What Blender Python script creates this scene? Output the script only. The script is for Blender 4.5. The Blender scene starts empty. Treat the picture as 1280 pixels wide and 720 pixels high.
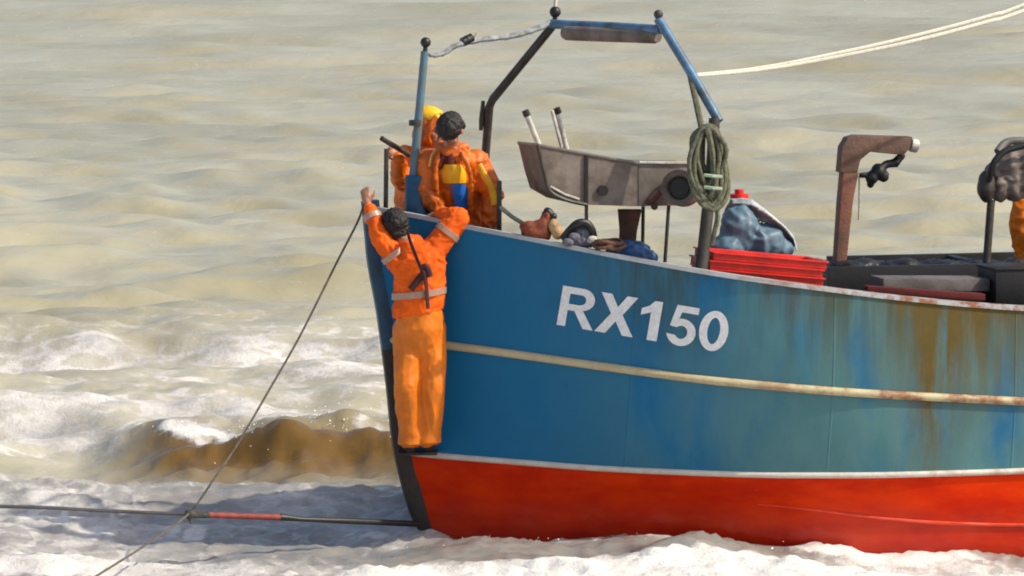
import bpy, bmesh, math, random
import numpy as np
from mathutils import Vector, Matrix, noise as mnoise
from mathutils.bvhtree import BVHTree
from mathutils.geometry import tessellate_polygon

random.seed(7)
scene = bpy.context.scene
COL = scene.collection
R = math.radians

# ------------------------------------------------------------------ camera
PITCH = R(5.0)
DIST = 45.0
FPX = 7875.0                       # focal length in pixels of a 1280 px wide frame
HCAM = DIST * math.tan(PITCH + math.atan(306.0 / FPX))
CAM = Vector((0.0, -DIST, HCAM))
FWD = Vector((0, math.cos(PITCH), -math.sin(PITCH)))
UPV = Vector((0, math.sin(PITCH), math.cos(PITCH)))

def ray(px, py):
    return (FWD + Vector((1, 0, 0)) * ((px - 640) / FPX) - UPV * ((py - 360) / FPX)).normalized()

def P(px, py, y):                  # a point seen at (px, py) that stands at the world depth y
    d = ray(px, py)
    return CAM + d * ((y - CAM.y) / d.y)

def proj(p):
    v = Vector(p) - CAM
    dz = v.dot(FWD)
    return 640 + FPX * v.x / dz, 360 - FPX * v.dot(UPV) / dz

cam_data = bpy.data.cameras.new('camera')
cam = bpy.data.objects.new('camera', cam_data)
COL.objects.link(cam)
cam.location = CAM
cam.rotation_euler = (math.pi / 2 - PITCH, 0, 0)
cam_data.sensor_width = 36
cam_data.lens = 36 * FPX / 1280
cam_data.clip_start = 1
cam_data.clip_end = 8000
scene.camera = cam

# ------------------------------------------------------------------ light
SUN_AZ = R(75)                     # from the viewer's side (-y) round to the right (+x)
SUN_EL = R(44)
sdir = Vector((math.sin(SUN_AZ) * math.cos(SUN_EL), -math.cos(SUN_AZ) * math.cos(SUN_EL), math.sin(SUN_EL)))
w = bpy.data.worlds.new('World')
scene.world = w
w.use_nodes = True
nt = w.node_tree
sky = nt.nodes.new('ShaderNodeTexSky')
sky.sky_type = 'NISHITA'
sky.sun_disc = False
sky.sun_elevation = SUN_EL
sky.sun_rotation = math.atan2(sdir.x, sdir.y)
sky.dust_density = 3.0
sky.ozone_density = 0.6
bg = nt.nodes['Background']
bg.inputs['Strength'].default_value = 0.14
nt.links.new(sky.outputs[0], bg.inputs['Color'])
sl = bpy.data.lights.new('sun', 'SUN')
sl.energy = 3.8
sl.angle = R(1.0)
sl.color = (1.0, 0.91, 0.76)
so = bpy.data.objects.new('sun', sl)
COL.objects.link(so)
so.rotation_euler = (-sdir).to_track_quat('-Z', 'Y').to_euler()
so.location = (20, -20, 30)

vs = scene.view_settings
vs.view_transform = 'Standard'
vs.look = 'None'
vs.exposure = 0.12
vs.gamma = 1
vs.use_curve_mapping = False
scene.cycles.filter_width = 1.9
scene.cycles.max_bounces = 6

# ------------------------------------------------------------------ materials
def nodes_of(name):
    m = bpy.data.materials.new(name)
    m.use_nodes = True
    t = m.node_tree
    return m, t, t.nodes, t.links, t.nodes['Principled BSDF']

def mat(name, col, rough=0.55, metal=0.0, var=0.25, scale=6.0, bump=0.15, bscale=40.0, col2=None, spec=0.5, bdist=0.01):
    m, t, N, L, b = nodes_of(name)
    tc = N.new('ShaderNodeTexCoord')
    n = N.new('ShaderNodeTexNoise')
    n.inputs['Scale'].default_value = scale
    n.inputs['Detail'].default_value = 6
    n.inputs['Roughness'].default_value = 0.65
    L.new(tc.outputs['Object'], n.inputs['Vector'])
    r = N.new('ShaderNodeValToRGB')
    c2 = col2 or tuple(c * (1 - var) for c in col)
    c3 = tuple(min(1, c * (1 + var * 0.5)) for c in col) if col2 is None else col
    r.color_ramp.elements[0].position = 0.36
    r.color_ramp.elements[1].position = 0.62
    r.color_ramp.elements[0].color = (*c2, 1)
    r.color_ramp.elements[1].color = (*c3, 1)
    L.new(n.outputs['Fac'], r.inputs['Fac'])
    L.new(r.outputs['Color'], b.inputs['Base Color'])
    b.inputs['Roughness'].default_value = rough
    b.inputs['Metallic'].default_value = metal
    b.inputs['Specular IOR Level'].default_value = spec
    if bump:
        n2 = N.new('ShaderNodeTexNoise')
        n2.inputs['Scale'].default_value = bscale
        n2.inputs['Detail'].default_value = 4
        L.new(tc.outputs['Object'], n2.inputs['Vector'])
        bp_ = N.new('ShaderNodeBump')
        bp_.inputs['Strength'].default_value = bump
        bp_.inputs['Distance'].default_value = bdist
        L.new(n2.outputs['Fac'], bp_.inputs['Height'])
        L.new(bp_.outputs['Normal'], b.inputs['Normal'])
    return m

M = {}
M['hivis'] = mat('hivis_orange_cloth', (0.93, 0.125, 0.006), 0.75, spec=.25, var=0.25, scale=5, bump=0.5, bscale=16)
M['oilskin'] = mat('orange_oilskin', (0.76, 0.185, 0.001), 0.5, var=0.22, scale=4, bump=0.5, bscale=12)
M['oilskin_dark'] = mat('worn_orange_oilskin', (0.68, 0.135, 0.002), 0.5, var=0.4, scale=6, bump=0.5, bscale=12)
M['yellow'] = mat('yellow_oilskin', (0.95, 0.48, 0.01), 0.45, var=0.2, scale=8)
M['blue_cloth'] = mat('bright_blue_cloth', (0.01, 0.16, 0.62), 0.7, var=0.2, scale=8)
M['maroon'] = mat('maroon_cloth', (0.10, 0.006, 0.006), 0.8, var=0.3)
M['band'] = mat('silver_reflective_tape', (0.46, 0.27, 0.19), 0.35, var=0.2)
M['skin'] = mat('weathered_skin', (0.42, 0.19, 0.12), 0.55, var=0.2, scale=14, bump=0.1)
M['hair'] = mat('dark_hair', (0.013, 0.010, 0.009), 0.6, var=0.4, scale=40, bump=0.8, bscale=90)
M['boot'] = mat('black_rubber', (0.012, 0.011, 0.011), 0.45, var=0.3)
M['strap'] = mat('dark_webbing', (0.045, 0.006, 0.008), 0.7, var=0.3)
M['eye'] = mat('eye_white', (0.28, 0.25, 0.23), 0.3, var=0.1)
M['pole_blue'] = mat('chipped_pale_blue_paint', (0.085, 0.20, 0.28), 0.5, var=0.4, scale=9, col2=(0.13, 0.14, 0.13))
M['drum_blue'] = mat('blue_painted_steel', (0.012, 0.075, 0.15), 0.45, var=0.35, scale=7)
M['gantry_blue'] = mat('gantry_blue_paint', (0.09, 0.21, 0.36), 0.45, var=0.3, scale=7, col2=(0.05, 0.08, 0.11))
M['gantry_dark'] = mat('dark_weathered_steel', (0.055, 0.052, 0.045), 0.55, var=0.4, scale=10, col2=(0.03, 0.022, 0.015))
M['stay_blue'] = mat('pale_blue_grey_sleeve', (0.34, 0.38, 0.42), 0.6, var=0.4, scale=14, col2=(0.12, 0.12, 0.11))
M['black'] = mat('black_plastic', (0.012, 0.012, 0.012), 0.45, var=0.3)
M['whitish'] = mat('galvanised_pale_steel', (0.55, 0.52, 0.45), 0.5, var=0.35, scale=20)
M['tray'] = mat('dull_stained_aluminium', (0.235, 0.195, 0.165), 0.75, metal=0.0, var=0.35, scale=4, bump=0.3, bscale=25, col2=(0.10, 0.075, 0.058))
M['tray_in'] = mat('grey_tray_edge', (0.21, 0.18, 0.15), 0.5, metal=0.15, var=0.3, scale=9)
M['rust_steel'] = mat('rusty_steel', (0.16, 0.062, 0.034), 0.75, var=0.5, scale=11, col2=(0.07, 0.042, 0.030), bump=0.5)
M['davit'] = mat('rust_red_davit_paint', (0.23, 0.082, 0.045), 0.6, var=0.4, scale=5, col2=(0.12, 0.06, 0.042), bump=0.4)
M['rope_green'] = mat('green_grey_rope', (0.135, 0.138, 0.088), 0.85, var=0.45, scale=30, bump=0.9, bscale=120)
M['rope_pale'] = mat('pale_rope', (0.42, 0.40, 0.30), 0.85, var=0.4, scale=40, bump=0.9, bscale=150)
M['rope_white'] = mat('cream_rope', (0.80, 0.76, 0.62), 0.8, var=0.15, scale=40, bump=0.5, bscale=120)
M['rope_dark'] = mat('dark_wet_rope', (0.055, 0.05, 0.042), 0.6, var=0.5, scale=30, bump=0.9, bscale=150)
M['line_grey'] = mat('grey_brown_line', (0.12, 0.105, 0.085), 0.8, var=0.4, scale=30, bump=0.8, bscale=150)
M['cable'] = mat('grey_steel_cable', (0.06, 0.06, 0.065), 0.45, var=0.3, scale=40, bump=0.8, bscale=200)
M['strop_red'] = mat('dull_red_strop', (0.24, 0.045, 0.035), 0.7, var=0.4, scale=15)
M['red_plastic'] = mat('red_plastic', (0.66, 0.022, 0.012), 0.4, var=0.25, scale=6, bump=0.2)
M['tarp'] = mat('faded_blue_tarpaulin', (0.12, 0.20, 0.26), 0.5, var=0.4, scale=5, col2=(0.06, 0.12, 0.18), bump=0.5, bscale=14)
M['tarp_pale'] = mat('pale_blue_grey', (0.46, 0.51, 0.54), 0.6, var=0.3, scale=8, bump=0.5, bscale=14)  # sunlit tone for the heap's top, plain pale colour on the lid neck
M['blue_tarp'] = mat('strong_blue_tarpaulin', (0.018, 0.075, 0.20), 0.5, var=0.3, scale=8, bump=0.5, bscale=14)
M['grey_bundle'] = mat('grey_violet_netting', (0.15, 0.15, 0.19), 0.8, var=0.5, scale=18, bump=0.9, bscale=60)
M['brown_bag'] = mat('red_brown_canvas', (0.20, 0.045, 0.016), 0.8, var=0.4, scale=12, bump=0.6)
M['tan'] = mat('tan_canvas', (0.5, 0.32, 0.16), 0.8, var=0.3, scale=12, bump=0.6)
M['bin_black'] = mat('black_rubber_sheet', (0.010, 0.009, 0.010), 0.5, var=0.3, scale=4)
M['bin_grey'] = mat('scuffed_grey_board', (0.135, 0.12, 0.115), 0.6, var=0.35, scale=7)
M['hauler'] = mat('grey_brown_hauler_paint', (0.20, 0.165, 0.145), 0.55, var=0.5, scale=7, bump=0.7, bscale=14, col2=(0.085, 0.065, 0.055))
M['inner'] = mat('dark_bulwark_paint', (0.03, 0.045, 0.06), 0.6, var=0.4, scale=4)
M['deck'] = mat('wet_deck_boards', (0.08, 0.065, 0.05), 0.5, var=0.4, scale=5)
M['letters'] = mat('white_letter_paint', (0.80, 0.81, 0.82), 0.5, var=0.13, scale=30, bump=0.05)

def math_node(N, op, *vals):
    n = N.new('ShaderNodeMath')
    n.operation = op
    for i, v in enumerate(vals):
        if v is not None and not hasattr(v, 'links'):
            n.inputs[i].default_value = v
    return n

class G:                            # a tiny shader expression helper
    def __init__(s, t): s.N, s.L = t.nodes, t.links
    def m(s, op, a, b=None, c=None, clamp=False):
        n = s.N.new('ShaderNodeMath'); n.operation = op; n.use_clamp = clamp
        for i, v in enumerate((a, b, c)):
            if v is None: continue
            if hasattr(v, 'node'): s.L.new(v, n.inputs[i])
            else: n.inputs[i].default_value = v
        return n.outputs[0]
    def noise(s, vec, scale, detail=5, rough=0.6, dist=0.0):
        n = s.N.new('ShaderNodeTexNoise')
        n.inputs['Scale'].default_value = scale; n.inputs['Detail'].default_value = detail
        n.inputs['Roughness'].default_value = rough; n.inputs['Distortion'].default_value = dist
        s.L.new(vec, n.inputs['Vector']); return n.outputs['Fac']
    def scale(s, vec, sc, loc=(0, 0, 0)):
        n = s.N.new('ShaderNodeMapping'); n.inputs['Scale'].default_value = sc; n.inputs['Location'].default_value = loc
        s.L.new(vec, n.inputs['Vector']); return n.outputs[0]
    def sstep(s, x, a, b):
        n = s.N.new('ShaderNodeMapRange'); n.interpolation_type = 'SMOOTHSTEP'
        n.inputs['From Min'].default_value = a; n.inputs['From Max'].default_value = b
        s.L.new(x, n.inputs['Value']); return n.outputs[0]
    def mix(s, f, a, b):
        n = s.N.new('ShaderNodeMix'); n.data_type = 'RGBA'
        if hasattr(f, 'node'): s.L.new(f, n.inputs['Factor'])
        else: n.inputs['Factor'].default_value = f
        for v, k in ((a, 6), (b, 7)):
            if hasattr(v, 'node'): s.L.new(v, n.inputs[k])
            else: n.inputs[k].default_value = (*v, 1)
        return n.outputs[2]
    def xyz(s, vec):
        n = s.N.new('ShaderNodeSeparateXYZ'); s.L.new(vec, n.inputs[0]); return n.outputs
    def bump(s, h, strength, dist, normal=None):
        n = s.N.new('ShaderNodeBump'); n.inputs['Strength'].default_value = strength; n.inputs['Distance'].default_value = dist
        s.L.new(h, n.inputs['Height'])
        if normal is not None: s.L.new(normal, n.inputs['Normal'])
        return n.outputs[0]

# ------------------------------------------------------------------ mesh tools
class MB:
    def __init__(s):
        s.v, s.f = [], []
    def add(s, vs_, fs):
        o = len(s.v)
        s.v += [Vector(q) for q in vs_]
        s.f += [tuple(o + i for i in q) for q in fs]
        return s
    def tube(s, path, r, n=8, closed=False, caps=True, flat=1.0):
        path = [Vector(q) for q in path]
        k = len(path)
        rs = r if hasattr(r, '__len__') else [r] * k
        prev = None
        vs_, fs = [], []
        for i, p in enumerate(path):
            a = path[(i - 1) % k] if (closed or i > 0) else path[i]
            b = path[(i + 1) % k] if (closed or i < k - 1) else path[i]
            t = (b - a).normalized()
            if prev is None:
                u = t.orthogonal().normalized()
                if abs(t.z) < 0.9: u = (Vector((0, 0, 1)) - t * t.z).normalized()
            else:
                u = (prev - t * prev.dot(t))
                u = u.normalized() if u.length > 1e-6 else t.orthogonal().normalized()
            prev = u
            q = t.cross(u)
            for j in range(n):
                an = 2 * math.pi * j / n
                vs_.append(p + u * (math.cos(an) * rs[i]) + q * (math.sin(an) * rs[i] * flat))
        m = k if closed else k - 1
        for i in range(m):
            for j in range(n):
                a, b = i * n + j, i * n + (j + 1) % n
                c, d = ((i + 1) % k) * n + (j + 1) % n, ((i + 1) % k) * n + j
                fs.append((a, b, c, d))
        if caps and not closed:
            fs.append(tuple(range(n - 1, -1, -1)))
            fs.append(tuple((k - 1) * n + j for j in range(n)))
        return s.add(vs_, fs)
    def ball(s, c, r, n=12, sc=(1, 1, 1), rot=None):
        vs_, fs = [], []
        c = Vector(c)
        m = n // 2 + 1
        rot = rot or Matrix.Identity(3)
        for i in range(1, m):
            th = math.pi * i / m
            for j in range(n):
                ph = 2 * math.pi * j / n
                vs_.append(c + rot @ Vector((r * sc[0] * math.sin(th) * math.cos(ph), r * sc[1] * math.sin(th) * math.sin(ph), r * sc[2] * math.cos(th))))
        t, b = len(vs_), len(vs_) + 1
        vs_ += [c + rot @ Vector((0, 0, r * sc[2])), c + rot @ Vector((0, 0, -r * sc[2]))]
        for i in range(m - 2):
            for j in range(n):
                fs.append((i * n + j, (i + 1) * n + j, (i + 1) * n + (j + 1) % n, i * n + (j + 1) % n))
        for j in range(n):
            fs.append((t, j, (j + 1) % n))
            fs.append((b, (m - 2) * n + (j + 1) % n, (m - 2) * n + j))
        return s.add(vs_, fs)
    def box(s, c, ax, ay, az):       # centre and three half-axis vectors
        c, ax, ay, az = map(Vector, (c, ax, ay, az))
        vs_ = [c + ax * i + ay * j + az * k for k in (-1, 1) for j in (-1, 1) for i in (-1, 1)]
        return s.add(vs_, [(0, 2, 3, 1), (4, 5, 7, 6), (0, 1, 5, 4), (2, 6, 7, 3), (0, 4, 6, 2), (1, 3, 7, 5)])
    def prism(s, poly, ext):         # polygon (3D points) extruded by a vector
        poly = [Vector(q) for q in poly]
        n = len(poly)
        ext = Vector(ext)
        return s.add(poly + [q + ext for q in poly], [tuple(range(n - 1, -1, -1)), tuple(range(n, 2 * n))] +
                     [(i, (i + 1) % n, n + (i + 1) % n, n + i) for i in range(n)])
    def loft(s, rings, caps=True, closed_ring=True):
        n = len(rings[0])
        vs_ = [q for r_ in rings for q in r_]
        fs = []
        for i in range(len(rings) - 1):
            for j in range(n if closed_ring else n - 1):
                fs.append((i * n + j, i * n + (j + 1) % n, (i + 1) * n + (j + 1) % n, (i + 1) * n + j))
        if caps and closed_ring:
            fs.append(tuple(range(n - 1, -1, -1)))
            fs.append(tuple((len(rings) - 1) * n + j for j in range(n)))
        return s.add(vs_, fs)
    def cap(s, a, b, ra, rb, n=12):  # tapered capsule
        a, b = Vector(a), Vector(b)
        t = (b - a)
        if t.length < 1e-6:
            return s.ball(a, ra, n)
        s.tube([a, b], [ra, rb], n)
        s.ball(a, ra, n)
        return s.ball(b, rb, n)
    def mesh(s, name, root=None, bevel=0.0, smooth=True, angle=40):
        me = bpy.data.meshes.new(name)
        inv = root.matrix_basis.inverted() if root is not None else Matrix.Identity(4)
        me.from_pydata([inv @ q for q in s.v], [], s.f)
        bm = bmesh.new()
        bm.from_mesh(me)
        bmesh.ops.recalc_face_normals(bm, faces=bm.faces)
        if bevel:
            es = [e for e in bm.edges if len(e.link_faces) == 2 and e.calc_face_angle(0) > 0.5]
            bmesh.ops.bevel(bm, geom=es, offset=bevel, segments=2, affect='EDGES', profile=0.6)
        bm.to_mesh(me)
        bm.free()
        if smooth:
            for p in me.polygons: p.use_smooth = True
            me.set_sharp_from_angle(angle=R(angle))
        return me
    def build(s, name, material, root=None, part_of=None, **kw):
        me = s.mesh(name, root, **kw)
        return put(name, me, material, root, part_of)
    def remesh(s, name, material, root, part_of=None, voxel=0.012, smooth=4, amp=0.0, wscale=9.0, stretch=(1, 1, 1), seed=0):
        me = s.mesh(name, root, smooth=False)
        tmp = bpy.data.objects.new('tmp', me)
        COL.objects.link(tmp)
        rm = tmp.modifiers.new('r', 'REMESH')
        rm.mode = 'VOXEL'
        rm.voxel_size = voxel
        if smooth:
            sm = tmp.modifiers.new('s', 'SMOOTH')
            sm.iterations = smooth
            sm.factor = 0.5
        dg = bpy.context.evaluated_depsgraph_get()
        dg.update()
        out = bpy.data.meshes.new_from_object(tmp.evaluated_get(dg))
        bpy.data.objects.remove(tmp)
        bpy.data.meshes.remove(me)
        if amp:
            new = []
            off = Vector((seed * 3.1, seed * 1.7, seed * 0.9))
            for vv in out.vertices:
                q = Vector((vv.co.x * stretch[0], vv.co.y * stretch[1], vv.co.z * stretch[2])) * wscale + off
                q += Vector(mnoise.noise_vector(q * 0.6)) * 0.7
                h = 1 - abs(mnoise.noise(q)) * 2.2
                h2 = mnoise.noise(q * 2.3)
                h3 = 1 - abs(mnoise.noise(q * 1.9 + Vector((7, 3, 1)))) * 2.4
                new.append(vv.co + vv.normal * amp * (0.7 * (h - 0.45) + 0.3 * h2 + 0.45 * (h3 - .45)))
            for vv, c in zip(out.vertices, new): vv.co = c
        for p in out.polygons: p.use_smooth = True
        out.name = name
        return put(name, out, material, root, part_of)

def put(name, me, material, root=None, part_of=None):
    o = bpy.data.objects.new(name, me)
    COL.objects.link(o)
    me.materials.clear()
    me.materials.append(material)
    par = part_of or root
    if par is not None:
        o.parent = par
    return o

def tag(o, label=None, cat=None, group=None, kind=None):
    if label: o['label'] = label
    if cat: o['category'] = cat
    if group: o['group'] = group
    if kind: o['kind'] = kind
    return o

def thing(name, label, cat, loc, rz=0.0, group=None):
    o = bpy.data.objects.new(name, None)
    o.empty_display_size = 0.2
    COL.objects.link(o)
    o.location = loc
    o.rotation_euler = (0, 0, rz)
    o.matrix_basis = Matrix.Translation(Vector(loc)) @ Matrix.Rotation(rz, 4, 'Z')
    return tag(o, label, cat, group)

def smooth_path(pts, n=8, closed=False):   # Catmull-Rom through points
    pts = [Vector(q) for q in pts]
    k = len(pts)
    out = []
    segs = k if closed else k - 1
    for i in range(segs):
        if closed:
            a, b, c, d = pts[(i - 1) % k], pts[i], pts[(i + 1) % k], pts[(i + 2) % k]
        else:
            a, b, c, d = pts[max(i - 1, 0)], pts[i], pts[i + 1], pts[min(i + 2, k - 1)]
        for j in range(n):
            t = j / n
            out.append(0.5 * (2 * b + (c - a) * t + (2 * a - 5 * b + 4 * c - d) * t * t + (3 * b - a - 3 * c + d) * t ** 3))
    if not closed: out.append(pts[-1])
    return out

# ------------------------------------------------------------------ boat frame
YAW = R(15)
ROLL = math.tan(R(4.2))
X0 = P(455, 258, 0).x
CA, SA = math.cos(YAW), math.sin(YAW)

def W(l, b, z):                     # l aft of the stem head, b to port, z up
    return Vector((X0 + l * CA + b * SA, l * SA - b * CA, z))

def bp(px, py, b):                  # the point seen at (px, py) on the boat's fore-and-aft plane b to port
    d = ray(px, py)
    # plane: (X-X0)*SA - Y*CA = b
    t = (b - ((CAM.x - X0) * SA - CAM.y * CA)) / (d.x * SA - d.y * CA)
    return CAM + d * t

def to_l(p):
    return (p.x - X0) * CA + p.y * SA

LEVELS = [
    # stem px, half breadth, entry length, [(px, py) ...] seen on the port side
    ((456, 262), 1.58, 3.1, [(440, 256), (464, 259), (487, 264), (534, 272), (580, 283), (640, 294), (700, 306), (760, 318), (820, 329), (880, 340), (940, 349), (1000, 357), (1100, 370), (1200, 380), (1280, 386), (1700, 398), (2200, 380)]),
    ((488, 424), 1.57, 3.3, [(440, 420), (480, 424), (555, 431), (640, 442), (760, 459), (880, 475), (1000, 486), (1100, 493), (1200, 498), (1280, 502), (1700, 512), (2200, 505)]),
    ((506, 564), 1.50, 3.7, [(440, 560), (506, 565), (540, 569), (640, 577), (740, 585), (840, 590), (960, 594), (1100, 594), (1280, 589), (1700, 560), (2200, 500)]),
    ((518, 620), 1.42, 3.9, [(440, 608), (518, 612), (700, 620), (900, 627), (960, 631), (1040, 640), (1120, 650), (1200, 655), (1280, 657), (1700, 640), (2200, 560)]),
    ((540, 672), 1.26, 4.1, [(440, 675), (540, 678), (700, 688), (900, 700), (1100, 712), (1280, 718), (1700, 710), (2200, 640)]),
    ((600, 720), 0.16, 2.0, [(440, 720), (600, 735), (800, 760), (1280, 790), (1700, 780), (2200, 690)]),
]
LEND = 8.6
NS = 110
SVALS = [(i / NS) ** 1.5 for i in range(NS + 1)]

def level_points(j):
    (sx, sy), B, Le, curve = LEVELS[j]
    l0 = to_l(bp(sx, sy, 0.0))
    xs = [c[0] for c in curve]; ys = [c[1] for c in curve]
    out = []
    for s in SVALS:
        l = l0 + s * (LEND - l0)
        q = min(1.0, (l - l0) / Le)
        b = B * (1 - (1 - q) ** 2) + 0.012
        aft = max(0.0, (l - 5.0) / (LEND - 5.0))
        b *= 1 - 0.13 * aft * aft
        z = 1.0
        for _ in range(6):
            p = W(l, b, z)
            px, _y = proj(p)
            py = float(np.interp(px, xs, ys))
            d = ray(px, py)
            t = (p.y - CAM.y) / d.y
            z = (CAM + d * t).z
        out.append((l, b, z))
    return out

LV = [level_points(j) for j in range(len(LEVELS))]
# smooth z along the length a little
for lv in LV:
    zs = np.array([q[2] for q in lv])
    for _ in range(8):
        zs[1:-1] = 0.25 * zs[:-2] + 0.5 * zs[1:-1] + 0.25 * zs[2:]
    for i, q in enumerate(lv): lv[i] = (q[0], q[1], float(zs[i]))

SUB = 6
def hull_row(t):                    # t in level units, Catmull-Rom over the levels
    j = min(int(t), len(LV) - 2)
    f = t - j
    rows = []
    for i in range(NS + 1):
        A = np.array(LV[max(j - 1, 0)][i]); B_ = np.array(LV[j][i]); C_ = np.array(LV[j + 1][i]); D_ = np.array(LV[min(j + 2, len(LV) - 1)][i])
        if j == 0: A = 2 * B_ - C_
        q = 0.5 * (2 * B_ + (C_ - A) * f + (2 * A - 5 * B_ + 4 * C_ - D_) * f * f + (3 * B_ - A - 3 * C_ + D_) * f ** 3)
        rows.append(q)
    return rows

def side_pt(q, side):
    l, b, z = q
    return W(l, b * side, z - (b - b * side) * ROLL)

def shell(t0, t1, n):
    mb = MB()
    for side in (1, -1):
        rings = []
        for k in range(n + 1):
            row = hull_row(t0 + (t1 - t0) * k / n)
            rings.append([side_pt(q, side) for q in row])
        mb.loft(rings, closed_ring=False)
    return mb

boat = thing('fishing_boat', 'blue fishing boat with a red bottom, white number RX150 on its bow and rust streaks', 'fishing boat', (X0, 0, 0), YAW)

# painted plating: blue with rust and faded patches
def hull_blue():
    m, t, N, L, b = nodes_of('blue_hull_paint')
    g = G(t)
    tc = N.new('ShaderNodeTexCoord')
    o = tc.outputs['Object']
    x, y, z = g.xyz(o)
    blue = g.mix(g.noise(g.scale(o, (0.7, 0.7, 1.3)), 1.3, 3), (0.009, 0.128, 0.275), (0.013, 0.160, 0.345))
    aft = g.sstep(x, 0.5, 3.3)
    fade_n = g.sstep(g.noise(g.scale(o, (1.2, 1.2, 0.5)), 1.6, 4), 0.26, 0.56)
    teal = g.mix(g.noise(g.scale(o, (2, 2, 0.7)), 2.5, 4), (0.060, 0.175, 0.185), (0.125, 0.255, 0.275))
    c = g.mix(g.m('MULTIPLY', g.m('MULTIPLY', aft, fade_n), 1.0), blue, teal)
    # greenish grime running down from the rail
    rail = g.m('SUBTRACT', 2.35, g.m('MULTIPLY', x, 0.145))      # height of the rail, roughly
    dz = g.m('SUBTRACT', rail, z)
    streak = g.noise(g.scale(o, (6.5, 6.5, 0.35)), 1.0, 6, 0.65)
    near_rail = g.sstep(dz, 0.95, 0.05)
    grime = g.m('MULTIPLY', g.m('MULTIPLY', g.sstep(streak, 0.36, 0.62), near_rail), g.sstep(x, 0.7, 2.2))
    c = g.mix(g.m('MULTIPLY', grime, 0.85), c, (0.062, 0.072, 0.042))
    # big rust runs
    def gauss(v, c0, wd):
        d = g.m('DIVIDE', g.m('SUBTRACT', v, c0), wd)
        return g.m('POWER', 2.718, g.m('MULTIPLY', g.m('MULTIPLY', d, d), -1.0))
    runs = g.m('MULTIPLY', g.m('MULTIPLY', gauss(x, 3.95, 0.52), g.sstep(dz, 1.25, 0.0)), 1.25)
    runs = g.m('ADD', runs, g.m('MULTIPLY', gauss(x, 4.75, 0.28), g.sstep(dz, 0.55, 0.0)))
    runs = g.m('ADD', runs, g.m('MULTIPLY', gauss(x, 2.75, 0.22), g.m('MULTIPLY', g.sstep(dz, 0.5, 0.0), 0.6)))
    runs = g.m('ADD', runs, g.m('MULTIPLY', gauss(x, 3.76, 0.17), g.m('MULTIPLY', g.sstep(dz, 1.75, 0.8), 1.0)))
    runs = g.m('ADD', runs, g.m('MULTIPLY', g.sstep(x, 3.0, 3.6), g.m('MULTIPLY', g.sstep(dz, 0.22, 0.0), 0.8)))
    s2 = g.sstep(g.m('ADD', g.m('MULTIPLY', g.noise(g.scale(o, (3.2, 3.2, 0.9), (3, 0, 0)), 1.0, 6, 0.65), .55), g.m('MULTIPLY', g.noise(g.scale(o, (13, 13, 0.7), (3, 0, 0)), 1.0, 6, 0.7), .45)), 0.26, 0.72)
    rustm = g.m('MULTIPLY', g.m('MULTIPLY', runs, s2), 1.25, clamp=True)
    rust = g.mix(g.noise(o, 9, 5), (0.085, 0.078, 0.030), (0.155, 0.098, 0.026))
    c = g.mix(rustm, c, rust)
    # chips
    chips = g.sstep(g.noise(o, 26, 6, 0.75), 0.70, 0.74)
    c = g.mix(g.m('MULTIPLY', chips, 0.5), c, (0.12, 0.09, 0.07))
    scr = g.sstep(g.noise(g.scale(o, (1.1, 1.1, 26)), 2.0, 7, 0.75), 0.66, 0.74)
    c = g.mix(g.m('MULTIPLY', scr, 0.28), c, (0.16, 0.24, 0.28))
    L.new(c, b.inputs['Base Color'])
    rr = g.m('ADD', 0.42, g.m('MULTIPLY', rustm, 0.35))
    L.new(rr, b.inputs['Roughness'])
    b.inputs['Specular IOR Level'].default_value = 0.1
    h = g.m('ADD', g.noise(g.scale(o, (0.8, 0.8, 0.5)), 2.2, 2), g.m('MULTIPLY', g.noise(o, 40, 4), 0.05))
    # plate seams, and scratches along the side
    fr = g.m('ABSOLUTE', g.m('SUBTRACT', g.m('FRACT', g.m('MULTIPLY', g.m('ADD', x, .35), .74)), .5))
    seam = g.sstep(fr, .007, .001)
    h = g.m('ADD', h, g.m('MULTIPLY', seam, .16))
    L.new(g.bump(h, 0.45, 0.05), b.inputs['Normal'])
    return m

def hull_red():
    m, t, N, L, b = nodes_of('red_antifouling')
    g = G(t)
    o = N.new('ShaderNodeTexCoord').outputs['Object']
    x, y, z = g.xyz(o)
    c = g.mix(g.sstep(g.noise(g.scale(o, (1, 1, 2.5)), 2.2, 5), 0.3, 0.7), (0.56, 0.016, 0.001), (0.74, 0.040, 0.001))
    wet = g.sstep(g.m('ADD', z, g.m('MULTIPLY', g.noise(g.scale(o, (1, 1, 0.4)), 3, 4), 0.25)), 0.44, 0.16)
    c = g.mix(g.m('MULTIPLY', wet, 0.35), c, (0.22, 0.004, 0.002))
    sc = g.sstep(g.noise(g.scale(o, (2.2, 2.2, 14)), 3, 6, 0.7), 0.64, 0.72)
    c = g.mix(g.m('MULTIPLY', sc, 0.35), c, (0.5, 0.16, 0.09))
    L.new(c, b.inputs['Base Color'])
    L.new(g.m('SUBTRACT', .5, g.m('MULTIPLY', wet, .3)), b.inputs['Roughness'])
    L.new(g.m('ADD', .1, g.m('MULTIPLY', wet, .3)), b.inputs['Specular IOR Level'])
    h = g.noise(g.scale(o, (0.9, 0.9, 0.7)), 2.4, 3)
    L.new(g.bump(h, 0.3, 0.05), b.inputs['Normal'])
    return m

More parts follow.
